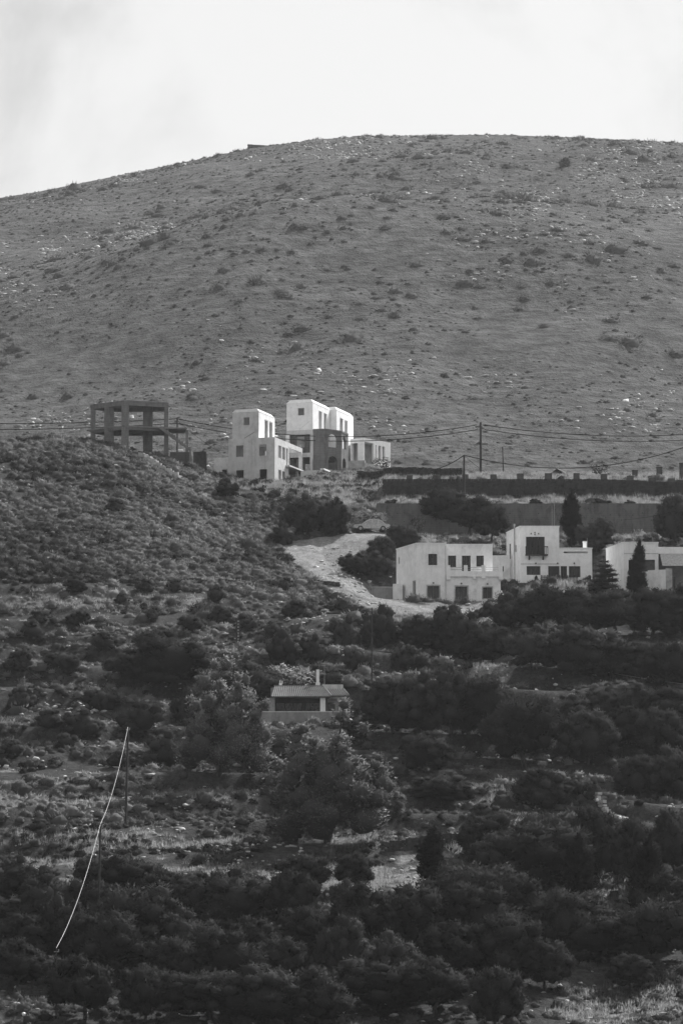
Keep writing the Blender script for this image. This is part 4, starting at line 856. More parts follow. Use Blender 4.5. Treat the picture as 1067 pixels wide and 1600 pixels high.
T_c = pole(787, 698, 742, 'thin leaning wooden post right of the tall crossarm pole', 490, .09, lean=-2)
T_d = pole(277, 653, 720, 'utility pole behind the stair of the concrete frame', 490, .12)
T_e = pole(581, 950, 1078, 'slender pole between the tiled house and the roof terrace house', None, .09)
T_f = pole(196, 1136, 1292, 'leaning dark pole low on the left where the bright cable begins', None, .11, lean=4)
T_g = pole(153, 1288, 1402, 'dark pole halfway down the bright cable', 281, .10, lean=4)
T_h = pole(88, 1482, 1570, 'short dark pole at the lower end of the bright cable', 255, .055)
T_i = pole(487, 755, 832, 'thin pale post among the dark trees beside the track', 452, .05, mat='metal')
T_j = pole(866, 770, 850, 'thin mast left of the tall cypress', 440, .035, mat='metal', group='thin masts')
T_k = pole(988, 700, 0, 'x', 1, .1) if False else None
def wire(a, b, sag, label, r=.05, mat='cable', n=24, group='overhead wires'):
    a = np.array(a); b = np.array(b); pts = [a + (b - a) * q - np.array([0, 0, sag * 4 * q * (1 - q)]) for q in np.linspace(0, 1, n + 1)]
    o = MB().path(pts, r).build('overhead_wire', mat); tag(o, label, 'wire', group); return o
w0 = at(-60, 661, 500); w1 = at(-60, 671, 500); e0 = at(1130, 674, 520); e1 = at(1130, 683, 520)
c0 = at(744, 664, 492); c1 = at(746, 671, 492)
wire(w0, T_d + np.array([0, 0, -.1]), .25, 'upper of two wires entering left behind the concrete frame')
wire(w1, T_d + np.array([0, 0, -.7]), .25, 'lower of two wires entering left behind the concrete frame')
wire(T_d + np.array([0, 0, -.1]), c0, 1.9, 'upper wire passing behind the tower houses to the crossarm pole')
wire(T_d + np.array([0, 0, -.7]), c1, 1.9, 'lower wire passing behind the tower houses to the crossarm pole')
wire(at(757, 664, 492), e0, 1.0, 'upper wire running right from the crossarm pole'); wire(at(757, 671, 492), e1, 1.0, 'lower wire running right from the crossarm pole')
wire(T_b, at(1130, 674, 470), 2.9, 'deeply sagging wire from the shorter pole to the right edge')
wire(at(660, 735, 484), T_b, .5, 'wire rising from the bank to the top of the shorter pole'); wire(T_d + np.array([0, 0, -.3]), at(345, 708, 480), .2, 'thin service wire from the frame pole down to the tower house', .02)
wire(T_b, at(758, 738, 484), .1, 'stay wire slanting down right from the shorter pole', .02)
wire(T_f, T_g, .85, 'bright sunlit cable, upper span on the lower left slope', .011, 'cable_pale', group='bright cable spans'); wire(T_g, T_h, .85, 'bright sunlit cable, lower span on the lower left slope', .011, 'cable_pale', group='bright cable spans')
wire(at(-30, 1496, 268), T_h, .3, 'dim wire from the left edge to the short low pole', .016); wire(at(20, 1030, 362), T_f, .5, 'dim wire falling from the left slope to the leaning pole', .022)
wire(at(690, 985, 396), at(1130, 1076, 352), .8, 'pale wire slanting across the dark trees on the right', .025, 'metal')
wire(at(650, 775, 458), at(600, 790, 456), .1, 'short wire low against the terrace wall', .02); wire(at(975, 812, 428), at(1130, 770, 440), .6, 'thin wire above the awning house', .02)

# perforated concrete stump on the left slope
p = gp(372, 1006); t = thing('perforated_post', 'dark stubby concrete post with a column of holes amid shrubs', 'post', p, R(10)); m = MB()
for i in range(2): m.box(-.22 + .3 * i, -.08 + .3 * i, -.12, .12, -.6, 2.25)
m.build('upright', 'dark_stone', t)
for i in range(8): MB().box(-.079, .079, -.1, .1, -.1 + .3 * i, .06 + .3 * i).build('crosspiece', 'grey_wall', t)
# fan of canes
p = gp(330, 968); t = thing('cane_stack', 'cone of leaning dry canes on the left slope', 'cane stack', p, 0); ap = np.array([-.1, 0, 1.75])
for i in range(30):
    a = 2 * math.pi * i / 30 + random.uniform(-.1, .1); r = random.uniform(1.2, 2.1); q = np.array([r * math.cos(a) * 1.1, r * .6 * math.sin(a), random.uniform(-.1, .35)])
    MB().tube(q, ap + np.array([random.uniform(-.1, .1), random.uniform(-.1, .1), random.uniform(0, .15)]), .035, .02, 4).build('cane', 'cane', t)

# ------------------------------------------------------------------ parked car
def car():
    p = gp(580, 832); t = thing('parked_car', 'pale old saloon car parked on the track above the bushes', 'car', (p[0], p[1], gz(p[0], p[1]) + .05), R(4))
    prof = [(-2.05, .38), (-2.1, .62), (-2.0, .74), (-1.15, .84), (1.35, .88), (2.0, .84), (2.12, .7), (2.08, .38), (1.7, .3), (-1.6, .3)]
    def extr(pr, hw, inset=0.0):
        m = MB(); n = len(pr); zs = [q[1] for q in pr]; z0, z1 = min(zs), max(zs)
        for sy in (-1, 1): m.V += [(x, sy * (hw - inset * (z - z0) / (z1 - z0 + 1e-6)), z) for x, z in pr]
        m.F += [tuple(range(n)), tuple(range(2 * n - 1, n - 1, -1))] + [(i, n + i, n + (i + 1) % n, (i + 1) % n) for i in range(n)]; return m
    b = extr(prof, .82, .05).build('body', 'car_paint', t)
    cab = [(-1.1, .86), (-.45, 1.33), (-.2, 1.4), (.75, 1.41), (1.0, 1.34), (1.55, .9)]
    c = extr(cab, .76, .14).build('cabin', 'car_paint', t)
    for s in (-1, 1):
        for pr in ([(-.85, .93), (-.38, 1.28), (.02, 1.31), (.02, .93)], [(.12, .93), (.12, 1.31), (.72, 1.31), (.72, .93)], [(.82, .93), (.82, 1.3), (.98, 1.26), (1.34, .95)]):
            m = MB(); n = len(pr); yy = lambda z: s * (.76 - .14 * (z - .86) / .55 + .006); m.V += [(x, yy(z), z) for x, z in pr] + [(x, yy(z) - s * .03, z) for x, z in pr]
            m.F += [tuple(range(n)), tuple(range(2 * n - 1, n - 1, -1))] + [(i, n + i, n + (i + 1) % n, (i + 1) % n) for i in range(n)]; m.build('side_window', 'car_glass', c)
        for x in (-1.3, 1.3):
            w = MB().tube((x, s * .68, .31), (x, s * .845, .31), .31, .31, 18).build('tyre', 'rubber', t); MB().tube((x, s * .846, .31), (x, s * .86, .31), .18, .17, 12).build('hubcap', 'metal', w)
        MB().box(-.55, -.4, s * .81 - .01, s * .81 + .01, .76, .79).build('door_handle', 'metal', b); MB().box(-2.13, -2.05, s * .6 - .14, s * .6 + .14, .55, .68).build('headlight', 'metal', t)
        MB().box(2.09, 2.13, s * .6 - .14, s * .6 + .14, .58, .7).build('tail_light', 'shutter', t)
    MB().box(-2.2, -2.08, -.8, .8, .36, .47).build('bumper', 'metal', t); MB().box(2.1, 2.2, -.8, .8, .36, .47).build('bumper', 'metal', t)
    MB().add([(-1.06, -.66, .9), (-1.06, .66, .9), (-.5, .6, 1.305), (-.5, -.6, 1.305), (-1.09, -.66, .92), (-1.09, .66, .92), (-.53, .6, 1.325), (-.53, -.6, 1.325)], [(4, 7, 6, 5), (0, 1, 2, 3), (0, 4, 5, 1), (1, 5, 6, 2), (2, 6, 7, 3), (3, 7, 4, 0)]).build('windscreen', 'car_glass', c)
car()
# small gabled ruin on the upper terrace
p = at(870, 741, 478); t = thing('stone_hut', 'tiny dark hut with one bright roof slab on the upper terrace', 'hut', (p[0], p[1], gz(p[0], p[1])), 0)
MB().box(-1.25, 1.3, 0, 1.4, -.6, .35).build('wall', 'dark_stone', t)
m = MB(); m.add([(-.9, 0, .35), (.95, 0, .35), (0, 0, 1.05), (-.9, 1.4, .35), (.95, 1.4, .35), (0, 1.4, 1.05)], [(0, 1, 2), (5, 4, 3), (0, 3, 4, 1), (1, 4, 5, 2), (2, 5, 3, 0)]); m.build('gable', 'dark_stone', t)
m = MB(); m.bar((-.08, .6, 1.1), (1.15, .6, .42), 1.6, .1); m.build('roof_slab', 'white_trim', t)
for u, v, lab in ((933, 1252, 'upper white globe lamp in the dark trees on the right'), (969, 1281, 'lower white globe lamp beside the pale stone edging'), (714, 1306, 'white globe lamp on the low clearing wall'), (37, 1590, 'white globe lamp in the bottom left corner')):
    p = gp(u, v + 12); t = thing('garden_lamp', lab, 'lamp', p, 0, 'globe lamps'); z = .55; MB().tube((0, 0, -.3), (0, 0, z), .03).build('post', 'dark_wood', t); m = MB(); rr = .13
    for k in range(6): a0, a1 = math.pi * k / 6, math.pi * (k + 1) / 6; m.tube((0, 0, z + rr - rr * math.cos(a0)), (0, 0, z + rr - rr * math.cos(a1)), max(rr * math.sin(a0), .004), max(rr * math.sin(a1), .004), 10)
    m.build('globe', 'lamp_globe', t)
#VEG
# ------------------------------------------------------------------ foliage building blocks
def unit(a): return a / (np.linalg.norm(a, axis=-1, keepdims=True) + 1e-9)
def leaves(C, D, L, W, r):
    """one narrow triangle per leaf spray: base at C, pointing along D"""
    n = len(C); side = unit(np.cross(D, unit(r.normal(size=(n, 3))))); L = np.asarray(L).reshape(-1, 1) * np.ones((n, 1)); W = np.asarray(W).reshape(-1, 1) * np.ones((n, 1))
    V = np.stack([C - side * W / 2, C + side * W / 2, C + D * L], 1).reshape(-1, 3); return V, np.arange(3 * n).reshape(-1, 3)
def ico(sub):
    t = (1 + 5 ** .5) / 2; V = [(-1, t, 0), (1, t, 0), (-1, -t, 0), (1, -t, 0), (0, -1, t), (0, 1, t), (0, -1, -t), (0, 1, -t), (t, 0, -1), (t, 0, 1), (-t, 0, -1), (-t, 0, 1)]
    Fc = [(0, 11, 5), (0, 5, 1), (0, 1, 7), (0, 7, 10), (0, 10, 11), (1, 5, 9), (5, 11, 4), (11, 10, 2), (10, 7, 6), (7, 1, 8), (3, 9, 4), (3, 4, 2), (3, 2, 6), (3, 6, 8), (3, 8, 9), (4, 9, 5), (2, 4, 11), (6, 2, 10), (8, 6, 7), (9, 8, 1)]
    V = [np.array(v) / np.linalg.norm(v) for v in V]
    for _ in range(sub):
        mid = {}; nf = []
        def m(a, b):
            k = (min(a, b), max(a, b))
            if k not in mid: q = V[a] + V[b]; V.append(q / np.linalg.norm(q)); mid[k] = len(V) - 1
            return mid[k]
        for a, b, c in Fc: x, y, z = m(a, b), m(b, c), m(c, a); nf += [(a, x, z), (b, y, x), (c, z, y), (x, y, z)]
        Fc = nf
    return np.array(V), np.array(Fc)
ICO1, ICO2 = ico(1), ico(2)
class Soup:
    def __init__(s): s.V = []; s.T = []; s.tone = []; s.n = 0; s.N = []
    def add(s, V, T, tone, nrm=None):
        s.N.append(np.tile([0, 0, 1.0], (len(V), 1)) if nrm is None else nrm); s.V.append(V); s.T.append(T + s.n); s.tone.append(np.broadcast_to(np.asarray(tone, float), (len(V),)) if np.ndim(tone) < 1 else tone); s.n += len(V)
    def mesh(s, name): return np_mesh(name, np.concatenate(s.V), np.concatenate(s.T), np.concatenate(s.tone), {'nrm': np.concatenate(s.N)})
def blob(c, rad, r, rough=.22, base=ICO1):
    V, T = base; d = 1 + rough * (r.random(len(V)) - .5) * 2; return V * d[:, None] * np.asarray(rad) + np.asarray(c), T
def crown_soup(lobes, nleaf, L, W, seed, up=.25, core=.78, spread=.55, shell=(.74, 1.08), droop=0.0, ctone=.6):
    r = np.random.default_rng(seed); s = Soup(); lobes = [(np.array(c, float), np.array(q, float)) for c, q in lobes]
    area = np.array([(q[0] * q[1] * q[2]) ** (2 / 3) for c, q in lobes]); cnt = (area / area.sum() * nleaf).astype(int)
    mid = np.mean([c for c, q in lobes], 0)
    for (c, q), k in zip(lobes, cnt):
        lt = r.uniform(.15, .6); V, T = blob(c, q * core, r); s.add(V, T, lt * ctone, unit(unit((V - c) / q) + .5 * unit(V - mid)))  # core darker than its leaves: inner shade put into the tone
        d = unit(r.normal(size=(k, 3))); d = d[(d[:, 2] > -.75)]; k = len(d); rr = r.uniform(shell[0], shell[1], (k, 1)) * (1 + .12 * np.sin(d[:, :1] * 7 + d[:, 2:] * 9 + lt * 20)); P = c + d * q * rr
        inside = np.zeros(k, bool)
        for c2, q2 in lobes:
            if c2 is c: continue
            inside |= (((P - c2) / (q2 * .8)) ** 2).sum(1) < 1
        P = P[~inside]; d = d[~inside]; k = len(P)
        D = unit(unit(d / q) * .8 + r.normal(size=(k, 3)) * spread + np.array([0, 0, up - droop])); lv = L * r.uniform(.6, 1.4, k)
        V, T = leaves(P, D, lv, W * r.uniform(.7, 1.3, k), r); s.add(V, T, np.repeat(np.clip(lt + r.normal(0, .12, k), 0, 1), 3), np.repeat(unit(unit(d / q) + .5 * unit(P - mid) + r.normal(0, .42, (k, 3))), 3, 0))
    return s
def limb_mesh(name, segs, n=6):
    m = MB()
    for a, b, r0, r1 in segs: m.tube(a, b, r0, r1, n)
    me = bpy.data.meshes.new(name); me.from_pydata(m.V, [], m.F); me.materials.append(M['bark']); return me
def limbs_to(lobes, base_r, zsplit, r, lean=0.0):
    if len(lobes) > 56: lobes = [q for q in lobes if q[0][2] > zsplit + .8][::4]
    segs = []; top = np.array([lean, 0, zsplit]); p = np.array([0, 0, -.6]); k = 4
    for i in range(k): q = np.array([lean * (i + 1) / k + r.normal(0, .05), r.normal(0, .05), -.6 + (zsplit + .6) * (i + 1) / k]); segs.append((p, q, base_r * (1 - .12 * i), base_r * (1 - .12 * (i + 1)))); p = q
    for c, q in lobes:
        c = np.array(c); m = p * .45 + c * .55 + np.array([0, 0, .1]); segs.append((p, m, base_r * .5, base_r * .3)); segs.append((m, c, base_r * .3, base_r * .1))
    return segs
PROTO = {}
def proto_tree(key, lobes, nleaf, L, W, mat, seed, base_r=.2, zsplit=1.0, lean=0.0, **k):
    s = crown_soup(lobes, nleaf, L, W, seed, **k); me = s.mesh(key + '_crown'); me.materials.append(M[mat]); r = np.random.default_rng(seed)
    tm = limb_mesh(key + '_trunk', limbs_to(lobes, base_r, zsplit, r, lean)); PROTO[key] = (me, tm)
def rand_lobes(seed, n, w, h, z0, clump=.15, masses=4):
    """many small rounded clumps spread over a few uneven masses"""
    r = np.random.default_rng(seed); ms = []
    for i in range(masses):
        a = 2 * math.pi * (i + r.random()) / masses; q = r.uniform(.30, .40) * w; d = w * .5 - q * .95; zq = (h - z0) * r.uniform(.34, .5); ms.append((np.array([d * math.cos(a), d * math.sin(a), z0 + zq * r.uniform(.8, 1.1)]), np.array([q, q, zq])))
    ms.append((np.array([r.normal(0, .05 * w), r.normal(0, .05 * w), z0 + (h - z0) * .56]), np.array([w * .32, w * .32, (h - z0) * .46])))
    out = [(tuple(c), tuple(q * .72)) for c, q in ms]; k = 0
    while k < n:
        c, q = ms[r.integers(len(ms))]; d = unit(r.normal(size=3) + np.array([0, 0, .25])); p = c + d * q * .82
        if any((((p - c2) / (q2 * .72)) ** 2).sum() < 1 for c2, q2 in ms if c2 is not c): k += .2; continue
        rad = clump * w * r.uniform(.55, 1.25); out.append((tuple(p), (rad, rad, rad * r.uniform(.75, 1.05)))); k += 1
    return out
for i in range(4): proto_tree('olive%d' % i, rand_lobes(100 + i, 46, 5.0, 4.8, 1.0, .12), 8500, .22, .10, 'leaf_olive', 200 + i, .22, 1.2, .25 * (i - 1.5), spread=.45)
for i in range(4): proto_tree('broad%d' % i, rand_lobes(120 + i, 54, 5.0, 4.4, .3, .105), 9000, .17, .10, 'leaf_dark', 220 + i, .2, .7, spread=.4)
for i in range(3):                                                   # feathery plume trees: upright clumps on a loose frame
    r = np.random.default_rng(140 + i); lob = []
    for sx, h in ((-1.7, 4.3 + i * .3), (-.75, 6.2 - i * .3), (.25, 7.0), (1.15, 5.5 + i * .2), (2.0, 4.2), (-.2, 5.2), (.8, 4.4)):   # several leaning spires of upright plumes
        sy = r.uniform(-1.0, 1.0); lx = sx * .25
        for k in range(10):
            f = k / 9; q = (.62 - .36 * f) * r.uniform(.75, 1.2); lob.append(((sx * .7 + lx * f + r.normal(0, .26), sy + r.normal(0, .26), h * (.22 + .74 * f)), (q, q, q * r.uniform(1.1, 1.7))))
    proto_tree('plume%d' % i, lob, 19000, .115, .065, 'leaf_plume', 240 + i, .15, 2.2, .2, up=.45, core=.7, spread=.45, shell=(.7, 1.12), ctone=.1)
for i in range(2):
    r = np.random.default_rng(160 + i); lob = []
    for k in range(40):
        f = k / 39; w = .62 * math.sin(min(1, .25 + f * 2.2) * math.pi * .5) * (1 - f ** 5) + .05; a = r.random() * 6.283; q = r.uniform(.4, .75); lob.append(((w * .45 * math.cos(a), w * .45 * math.sin(a), .35 + 4.6 * f), (w * q, w * q, .45)))
    proto_tree('cypress%d' % i, lob, 6500, .20, .07, 'leaf_cypress', 260 + i, .12, .6, up=1.1, spread=.35, core=.82)
lob = []
for k in range(9):                                                   # layered conifer
    f = k / 8; w = 1.9 * (1 - f) ** .8 + .12
    for j in range(7 if k < 7 else 3): a = j * .9 + k * 1.7; e = .14 * math.sin(j * 5.1 + k * 3.3); lob.append(((w * (.6 + e) * math.cos(a), w * (.6 + e) * math.sin(a), .5 + 4.6 * f + e * 1.6 * (1 - f)), (w * .42 + .05, w * .42 + .05, .16)))
proto_tree('layered', lob, 6500, .18, .07, 'leaf_dark', 280, .13, 1.0, up=.05, spread=.4, core=.7)
proto_tree('almond0', rand_lobes(170, 26, 4.2, 3.0, .8), 2600, .18, .15, 'leaf_almond', 290, .12, .8, core=.25, shell=(.45, 1.15), spread=1.2)
proto_tree('sapling0', rand_lobes(171, 10, 2.6, 3.2, .9), 800, .22, .14, 'leaf_scrub', 291, .06, 1.0, core=.15, shell=(.4, 1.1), spread=1.0)
SHRUB = {}
for i in range(6):
    s = crown_soup(rand_lobes(180 + i, 24, 2.2, 1.5, -.35, .13), 2600, .12, .055, 300 + i, up=.35, core=.86, spread=.4); me = s.mesh('shrub_foliage'); me.materials.append(M['leaf_scrub' if i < 3 else 'leaf_dark']); SHRUB[i] = me
me_twig = limb_mesh('shrub_stems', [((0, 0, -.4), (.5 * math.cos(a), .5 * math.sin(a), .6), .05, .02) for a in (0, 1.3, 2.5, 3.8, 5)], 4)

def put_tree(kind, u, vb, wpx, hpx, name, label, cat='tree', group=None, rot=None, p=None):
    me, tm = PROTO[kind]; p = gp(u, vb) if p is None else np.array([p[0], p[1], min(p[2], gz(p[0], p[1]))]); mp = p[1] / F
    t = thing(name, label, cat, p, random.uniform(0, 6.28) if rot is None else rot, group); co = np.empty(len(me.vertices) * 3, np.float32); me.vertices.foreach_get('co', co); co = co.reshape(-1, 3)
    w = np.percentile(co[:, 0], 98) - np.percentile(co[:, 0], 2); h = np.percentile(co[:, 2], 99.5); t.scale = (wpx * mp / w, wpx * mp / w, hpx * mp / h)
    if cat == 'tree': t.rotation_euler = (random.uniform(-.09, .09), random.uniform(-.09, .09), t.rotation_euler[2])
    link('crown', me, None, t); link('trunk', tm, None, t); USED.append((p[0], p[1], wpx * mp * .5)); return t
def put_shrub(i, u, vb, wpx, hpx, name, label, cat='shrub', group=None, p=None):
    p = gp(u, vb) if p is None else np.array(p); mp = p[1] / F; t = thing(name, label, cat, p, random.uniform(0, 6.28), group); t.scale = (wpx * mp / 2.2, wpx * mp / 2.2, hpx * mp / 1.5)
    link('foliage', SHRUB[i], None, t); link('stems', me_twig, None, t); USED.append((p[0], p[1], wpx * mp * .42)); return t
USED = []
ORD = 'first second third fourth fifth sixth seventh eighth ninth tenth eleventh twelfth thirteenth fourteenth fifteenth sixteenth seventeenth eighteenth nineteenth twentieth'.split()
def nth(i): return ORD[i] if i < 20 else ('twenty-' + ORD[i - 20] if i < 29 else 'thirtieth' if i == 29 else 'thirty-' + ORD[i - 30])

# named trees round the houses
T = put_tree
T('broad0', 480, 836, 58, 66, 'evergreen_tree', 'dark evergreen tree left of the track, taller of the pair', group='trees by the track')
T('broad1', 522, 838, 48, 60, 'evergreen_tree', 'dark evergreen tree directly left of the parked car', group='trees by the track')
put_shrub(3, 441, 848, 38, 32, 'round_shrub', 'round dark shrub at the left end of the dirt track')
T('olive0', 690, 836, 60, 58, 'carob_tree', 'left of three carob trees before the concrete wall', group='carob trees before the concrete wall', rot=2.8)
T('olive1', 733, 840, 72, 66, 'carob_tree', 'middle and largest carob tree before the concrete wall', group='carob trees before the concrete wall')
T('olive2', 768, 848, 52, 58, 'carob_tree', 'right of three carob trees before the concrete wall', group='carob trees before the concrete wall')
T('sapling0', 653, 846, 22, 42, 'sapling', 'spindly sapling behind the roof terrace house', cat='sapling')
T('broad2', 598, 884, 46, 46, 'evergreen_tree', 'round dark tree between the track and the garden wall', group='trees by the track')
T('broad3', 628, 862, 50, 40, 'evergreen_tree', 'dark tree just right of the parked car', group='trees by the track')
T('broad0', 582, 908, 50, 42, 'evergreen_tree', 'dark round tree on the dirt bank left of the garden wall', group='trees by the track')
T('broad1', 552, 898, 48, 34, 'evergreen_tree', 'low dark tree on the dirt bank nearest the track bend', group='trees by the track')
T('almond0', 575, 824, 44, 26, 'almond_tree', 'pale leaved small tree behind the parked car', cat='tree')
T('cypress0', 893, 856, 30, 90, 'cypress_tree', 'tall dark cypress behind the wooden balcony house', cat='cypress')
T('broad1', 932, 862, 66, 52, 'bushy_tree', 'grey green bushy tree right of the tall cypress')
T('broad2', 1056, 848, 60, 76, 'dark_tree', 'big dark tree at the right edge before the concrete wall')
T('layered', 945, 930, 54, 68, 'conifer_tree', 'layered conifer between the two right white houses', cat='conifer', p=at(945, 930, 408))
T('cypress1', 1000, 930, 23, 88, 'cypress_tree', 'taller slim cypress before the awning house window', cat='cypress', group='twin cypresses', p=at(1000, 932, 408.5))
T('cypress0', 988, 930, 17, 52, 'cypress_tree', 'shorter slim cypress left of its taller twin', cat='cypress', group='twin cypresses', p=at(988, 932, 408.2))
put_shrub(4, 917, 914, 16, 18, 'clipped_shrub', 'small round shrub beside the picket fence', p=at(917, 915, 415.2)); put_shrub(2, 789, 922, 20, 18, 'garden_shrub', 'low shrub in the gap between the two middle white houses', p=at(789, 924, 412)); put_shrub(3, 838, 915, 11, 16, 'clipped_shrub', 'small dark shrub left of the picket fence', p=at(838, 916, 415.5))
T('sapling0', 937, 748, 26, 28, 'sapling', 'leafy sapling above the stub pillars near the wire', cat='sapling', p=at(937, 750, 466)); T('sapling0', 597, 738, 28, 26, 'sapling', 'bare branched sapling beside the right wing', cat='sapling', p=at(597, 740, 494))
T('plume0', 340, 1212, 140, 190, 'plume_tree', 'tall feathery tree left of the tiled house', group='feathery plume trees', rot=random.uniform(-.4, .4)); T('plume1', 512, 1318, 185, 214, 'plume_tree', 'large feathery tree below the tiled house', group='feathery plume trees', rot=random.uniform(-.4, .4)); T('plume2', 600, 1292, 60, 70, 'plume_tree', 'small feathery tree low right of the large one', group='feathery plume trees', rot=random.uniform(-.4, .4))
T('plume2', 395, 1180, 50, 66, 'plume_tree', 'slim feathery tree at the left end of the veranda wall', group='feathery plume trees', rot=random.uniform(-.4, .4))
T('broad0', 392, 1114, 100, 72, 'carob_tree', 'dense dark carob touching the left end of the tiled roof'); T('broad3', 262, 1074, 116, 84, 'carob_tree', 'wide dark carob on the slope above the feathery trees'); T('broad1', 205, 1066, 80, 44, 'carob_tree', 'low dark carob at the left of the wide one')
T('almond0', 448, 1084, 64, 44, 'almond_tree', 'pale almond tree right behind the tiled roof')
# dark belt below the white houses
belt = [(800, 985, 70, 66, 'broad0'), (716, 1032, 96, 84, 'broad1'), (848, 992, 96, 74, 'olive3'), (905, 990, 90, 70, 'broad2'), (962, 996, 90, 74, 'olive1'), (1020, 992, 80, 72, 'broad3'), (1066, 990, 70, 76, 'broad0'), (655, 1010, 60, 46, 'broad3'), (770, 1040, 80, 60, 'olive0'), (830, 1052, 84, 70, 'broad1'), (895, 1058, 90, 78, 'broad3'), (955, 1062, 84, 72, 'broad0'), (1045, 1086, 86, 82, 'olive2'), (1000, 1060, 70, 56, 'broad2')]
belt.sort()
for i, (u, v, w, h, k) in enumerate(belt): T(k, u, v, w, h, 'evergreen_tree', nth(i) + ' dark evergreen from the left in the belt below the white houses', group='belt of trees below the white houses')
mid = [(612, 1152, 90, 84, 'broad2'), (655, 1150, 90, 98, 'broad0'), (705, 1158, 110, 112, 'broad1'), (762, 1165, 90, 104, 'olive1'), (820, 1200, 110, 104, 'olive0'), (880, 1150, 76, 60, 'broad3'), (735, 1110, 60, 52, 'broad3'), (920, 1195, 90, 84, 'broad2'), (975, 1190, 84, 80, 'olive3'), (1030, 1200, 84, 90, 'olive2'), (930, 1140, 74, 58, 'olive3'), (985, 1130, 76, 60, 'broad1'), (1050, 1140, 76, 64, 'olive1'), (665, 1210, 70, 62, 'broad3'), (690, 1262, 80, 52, 'broad0'), (1060, 1250, 80, 84, 'broad0'), (1000, 1250, 70, 66, 'broad2')]
mid.sort()
for i, (u, v, w, h, k) in enumerate(mid): T(k, u, v, w, h, 'dark_tree', nth(i) + ' dark rounded tree from the left on the slope right of the tiled house', group='trees right of the tiled house')
T('broad2', 845, 1270, 80, 66, 'round_tree', 'round clipped looking tree above the right clearing')
put_shrub(4, 903, 1245, 34, 26, 'round_shrub', 'small round shrub right of the round tree'); put_shrub(5, 928, 1250, 30, 24, 'round_shrub', 'small round shrub beside the upper globe lamp')
T('cypress1', 678, 1398, 40, 104, 'cypress_tree', 'narrow dark cypress in the middle of the lower clearing', cat='cypress', group='lower cypresses'); T('cypress0', 905, 1436, 48, 130, 'cypress_tree', 'dark cypress left of the lower right clearing', cat='cypress', group='lower cypresses'); T('cypress1', 1016, 1462, 50, 150, 'cypress_tree', 'dark cypress right of the lower right clearing', cat='cypress', group='lower cypresses'); T('cypress0', 494, 1402, 16, 46, 'cypress_tree', 'tiny dark conifer at the bottom middle clearing edge', cat='conifer')
for i, (u, v, w, h, k) in enumerate([(870, 1385, 96, 112, 'olive0'), (925, 1395, 74, 120, 'olive2'), (985, 1400, 76, 120, 'olive1'), (1055, 1385, 80, 112, 'olive3'), (770, 1350, 84, 80, 'olive1'), (735, 1345, 50, 64, 'olive2')]): T(k, u, v, w, h, 'olive_tree', ['large olive tree left of the lower right clearing', 'slim olive tree against the left lower cypress', 'slim olive tree against the right lower cypress', 'olive tree at the right edge beside the lower clearing', 'olive tree above the narrow clearing wall', 'small olive tree on the narrow clearing wall'][i], group='olives of the lower right clearing')
# the grove that fills the bottom of the picture, row by row
rows = [(1418, [(30, 70), (190, 90), (250, 84), (480, 60), (560, 62), (770, 110), (840, 120)], 'uppermost'), (1462, [(8, 80), (90, 84), (160, 90), (300, 80), (380, 84), (455, 86), (545, 80), (735, 96), (800, 90), (880, 90), (1055, 90)], 'second'),
        (1510, [(40, 90), (120, 86), (215, 96), (290, 80), (395, 96), (480, 84), (570, 96), (650, 92), (740, 96), (880, 90), (950, 96), (1030, 90)], 'third'), (1556, [(20, 90), (180, 96), (270, 96), (350, 90), (440, 96), (530, 90), (610, 96), (700, 96), (790, 96), (850, 80), (985, 60)], 'fourth'), (1602, [(130, 90), (230, 90), (320, 96), (410, 96), (500, 90), (590, 96), (680, 100), (770, 90)], 'lowest')]
for v, lst, rn in rows:
    for i, (u, w) in enumerate(lst):
        k = random.choice(['olive0', 'olive1', 'olive2', 'olive3', 'olive0', 'broad1', 'broad3']); T(k, u + random.uniform(-8, 8), v + random.uniform(-20, 20), w * random.uniform(.75, 1.4), w * random.uniform(.75, 1.25), 'olive_tree', '%s olive from the left in the %s row of the bottom grove' % (nth(i), rn), group='olive grove at the bottom')
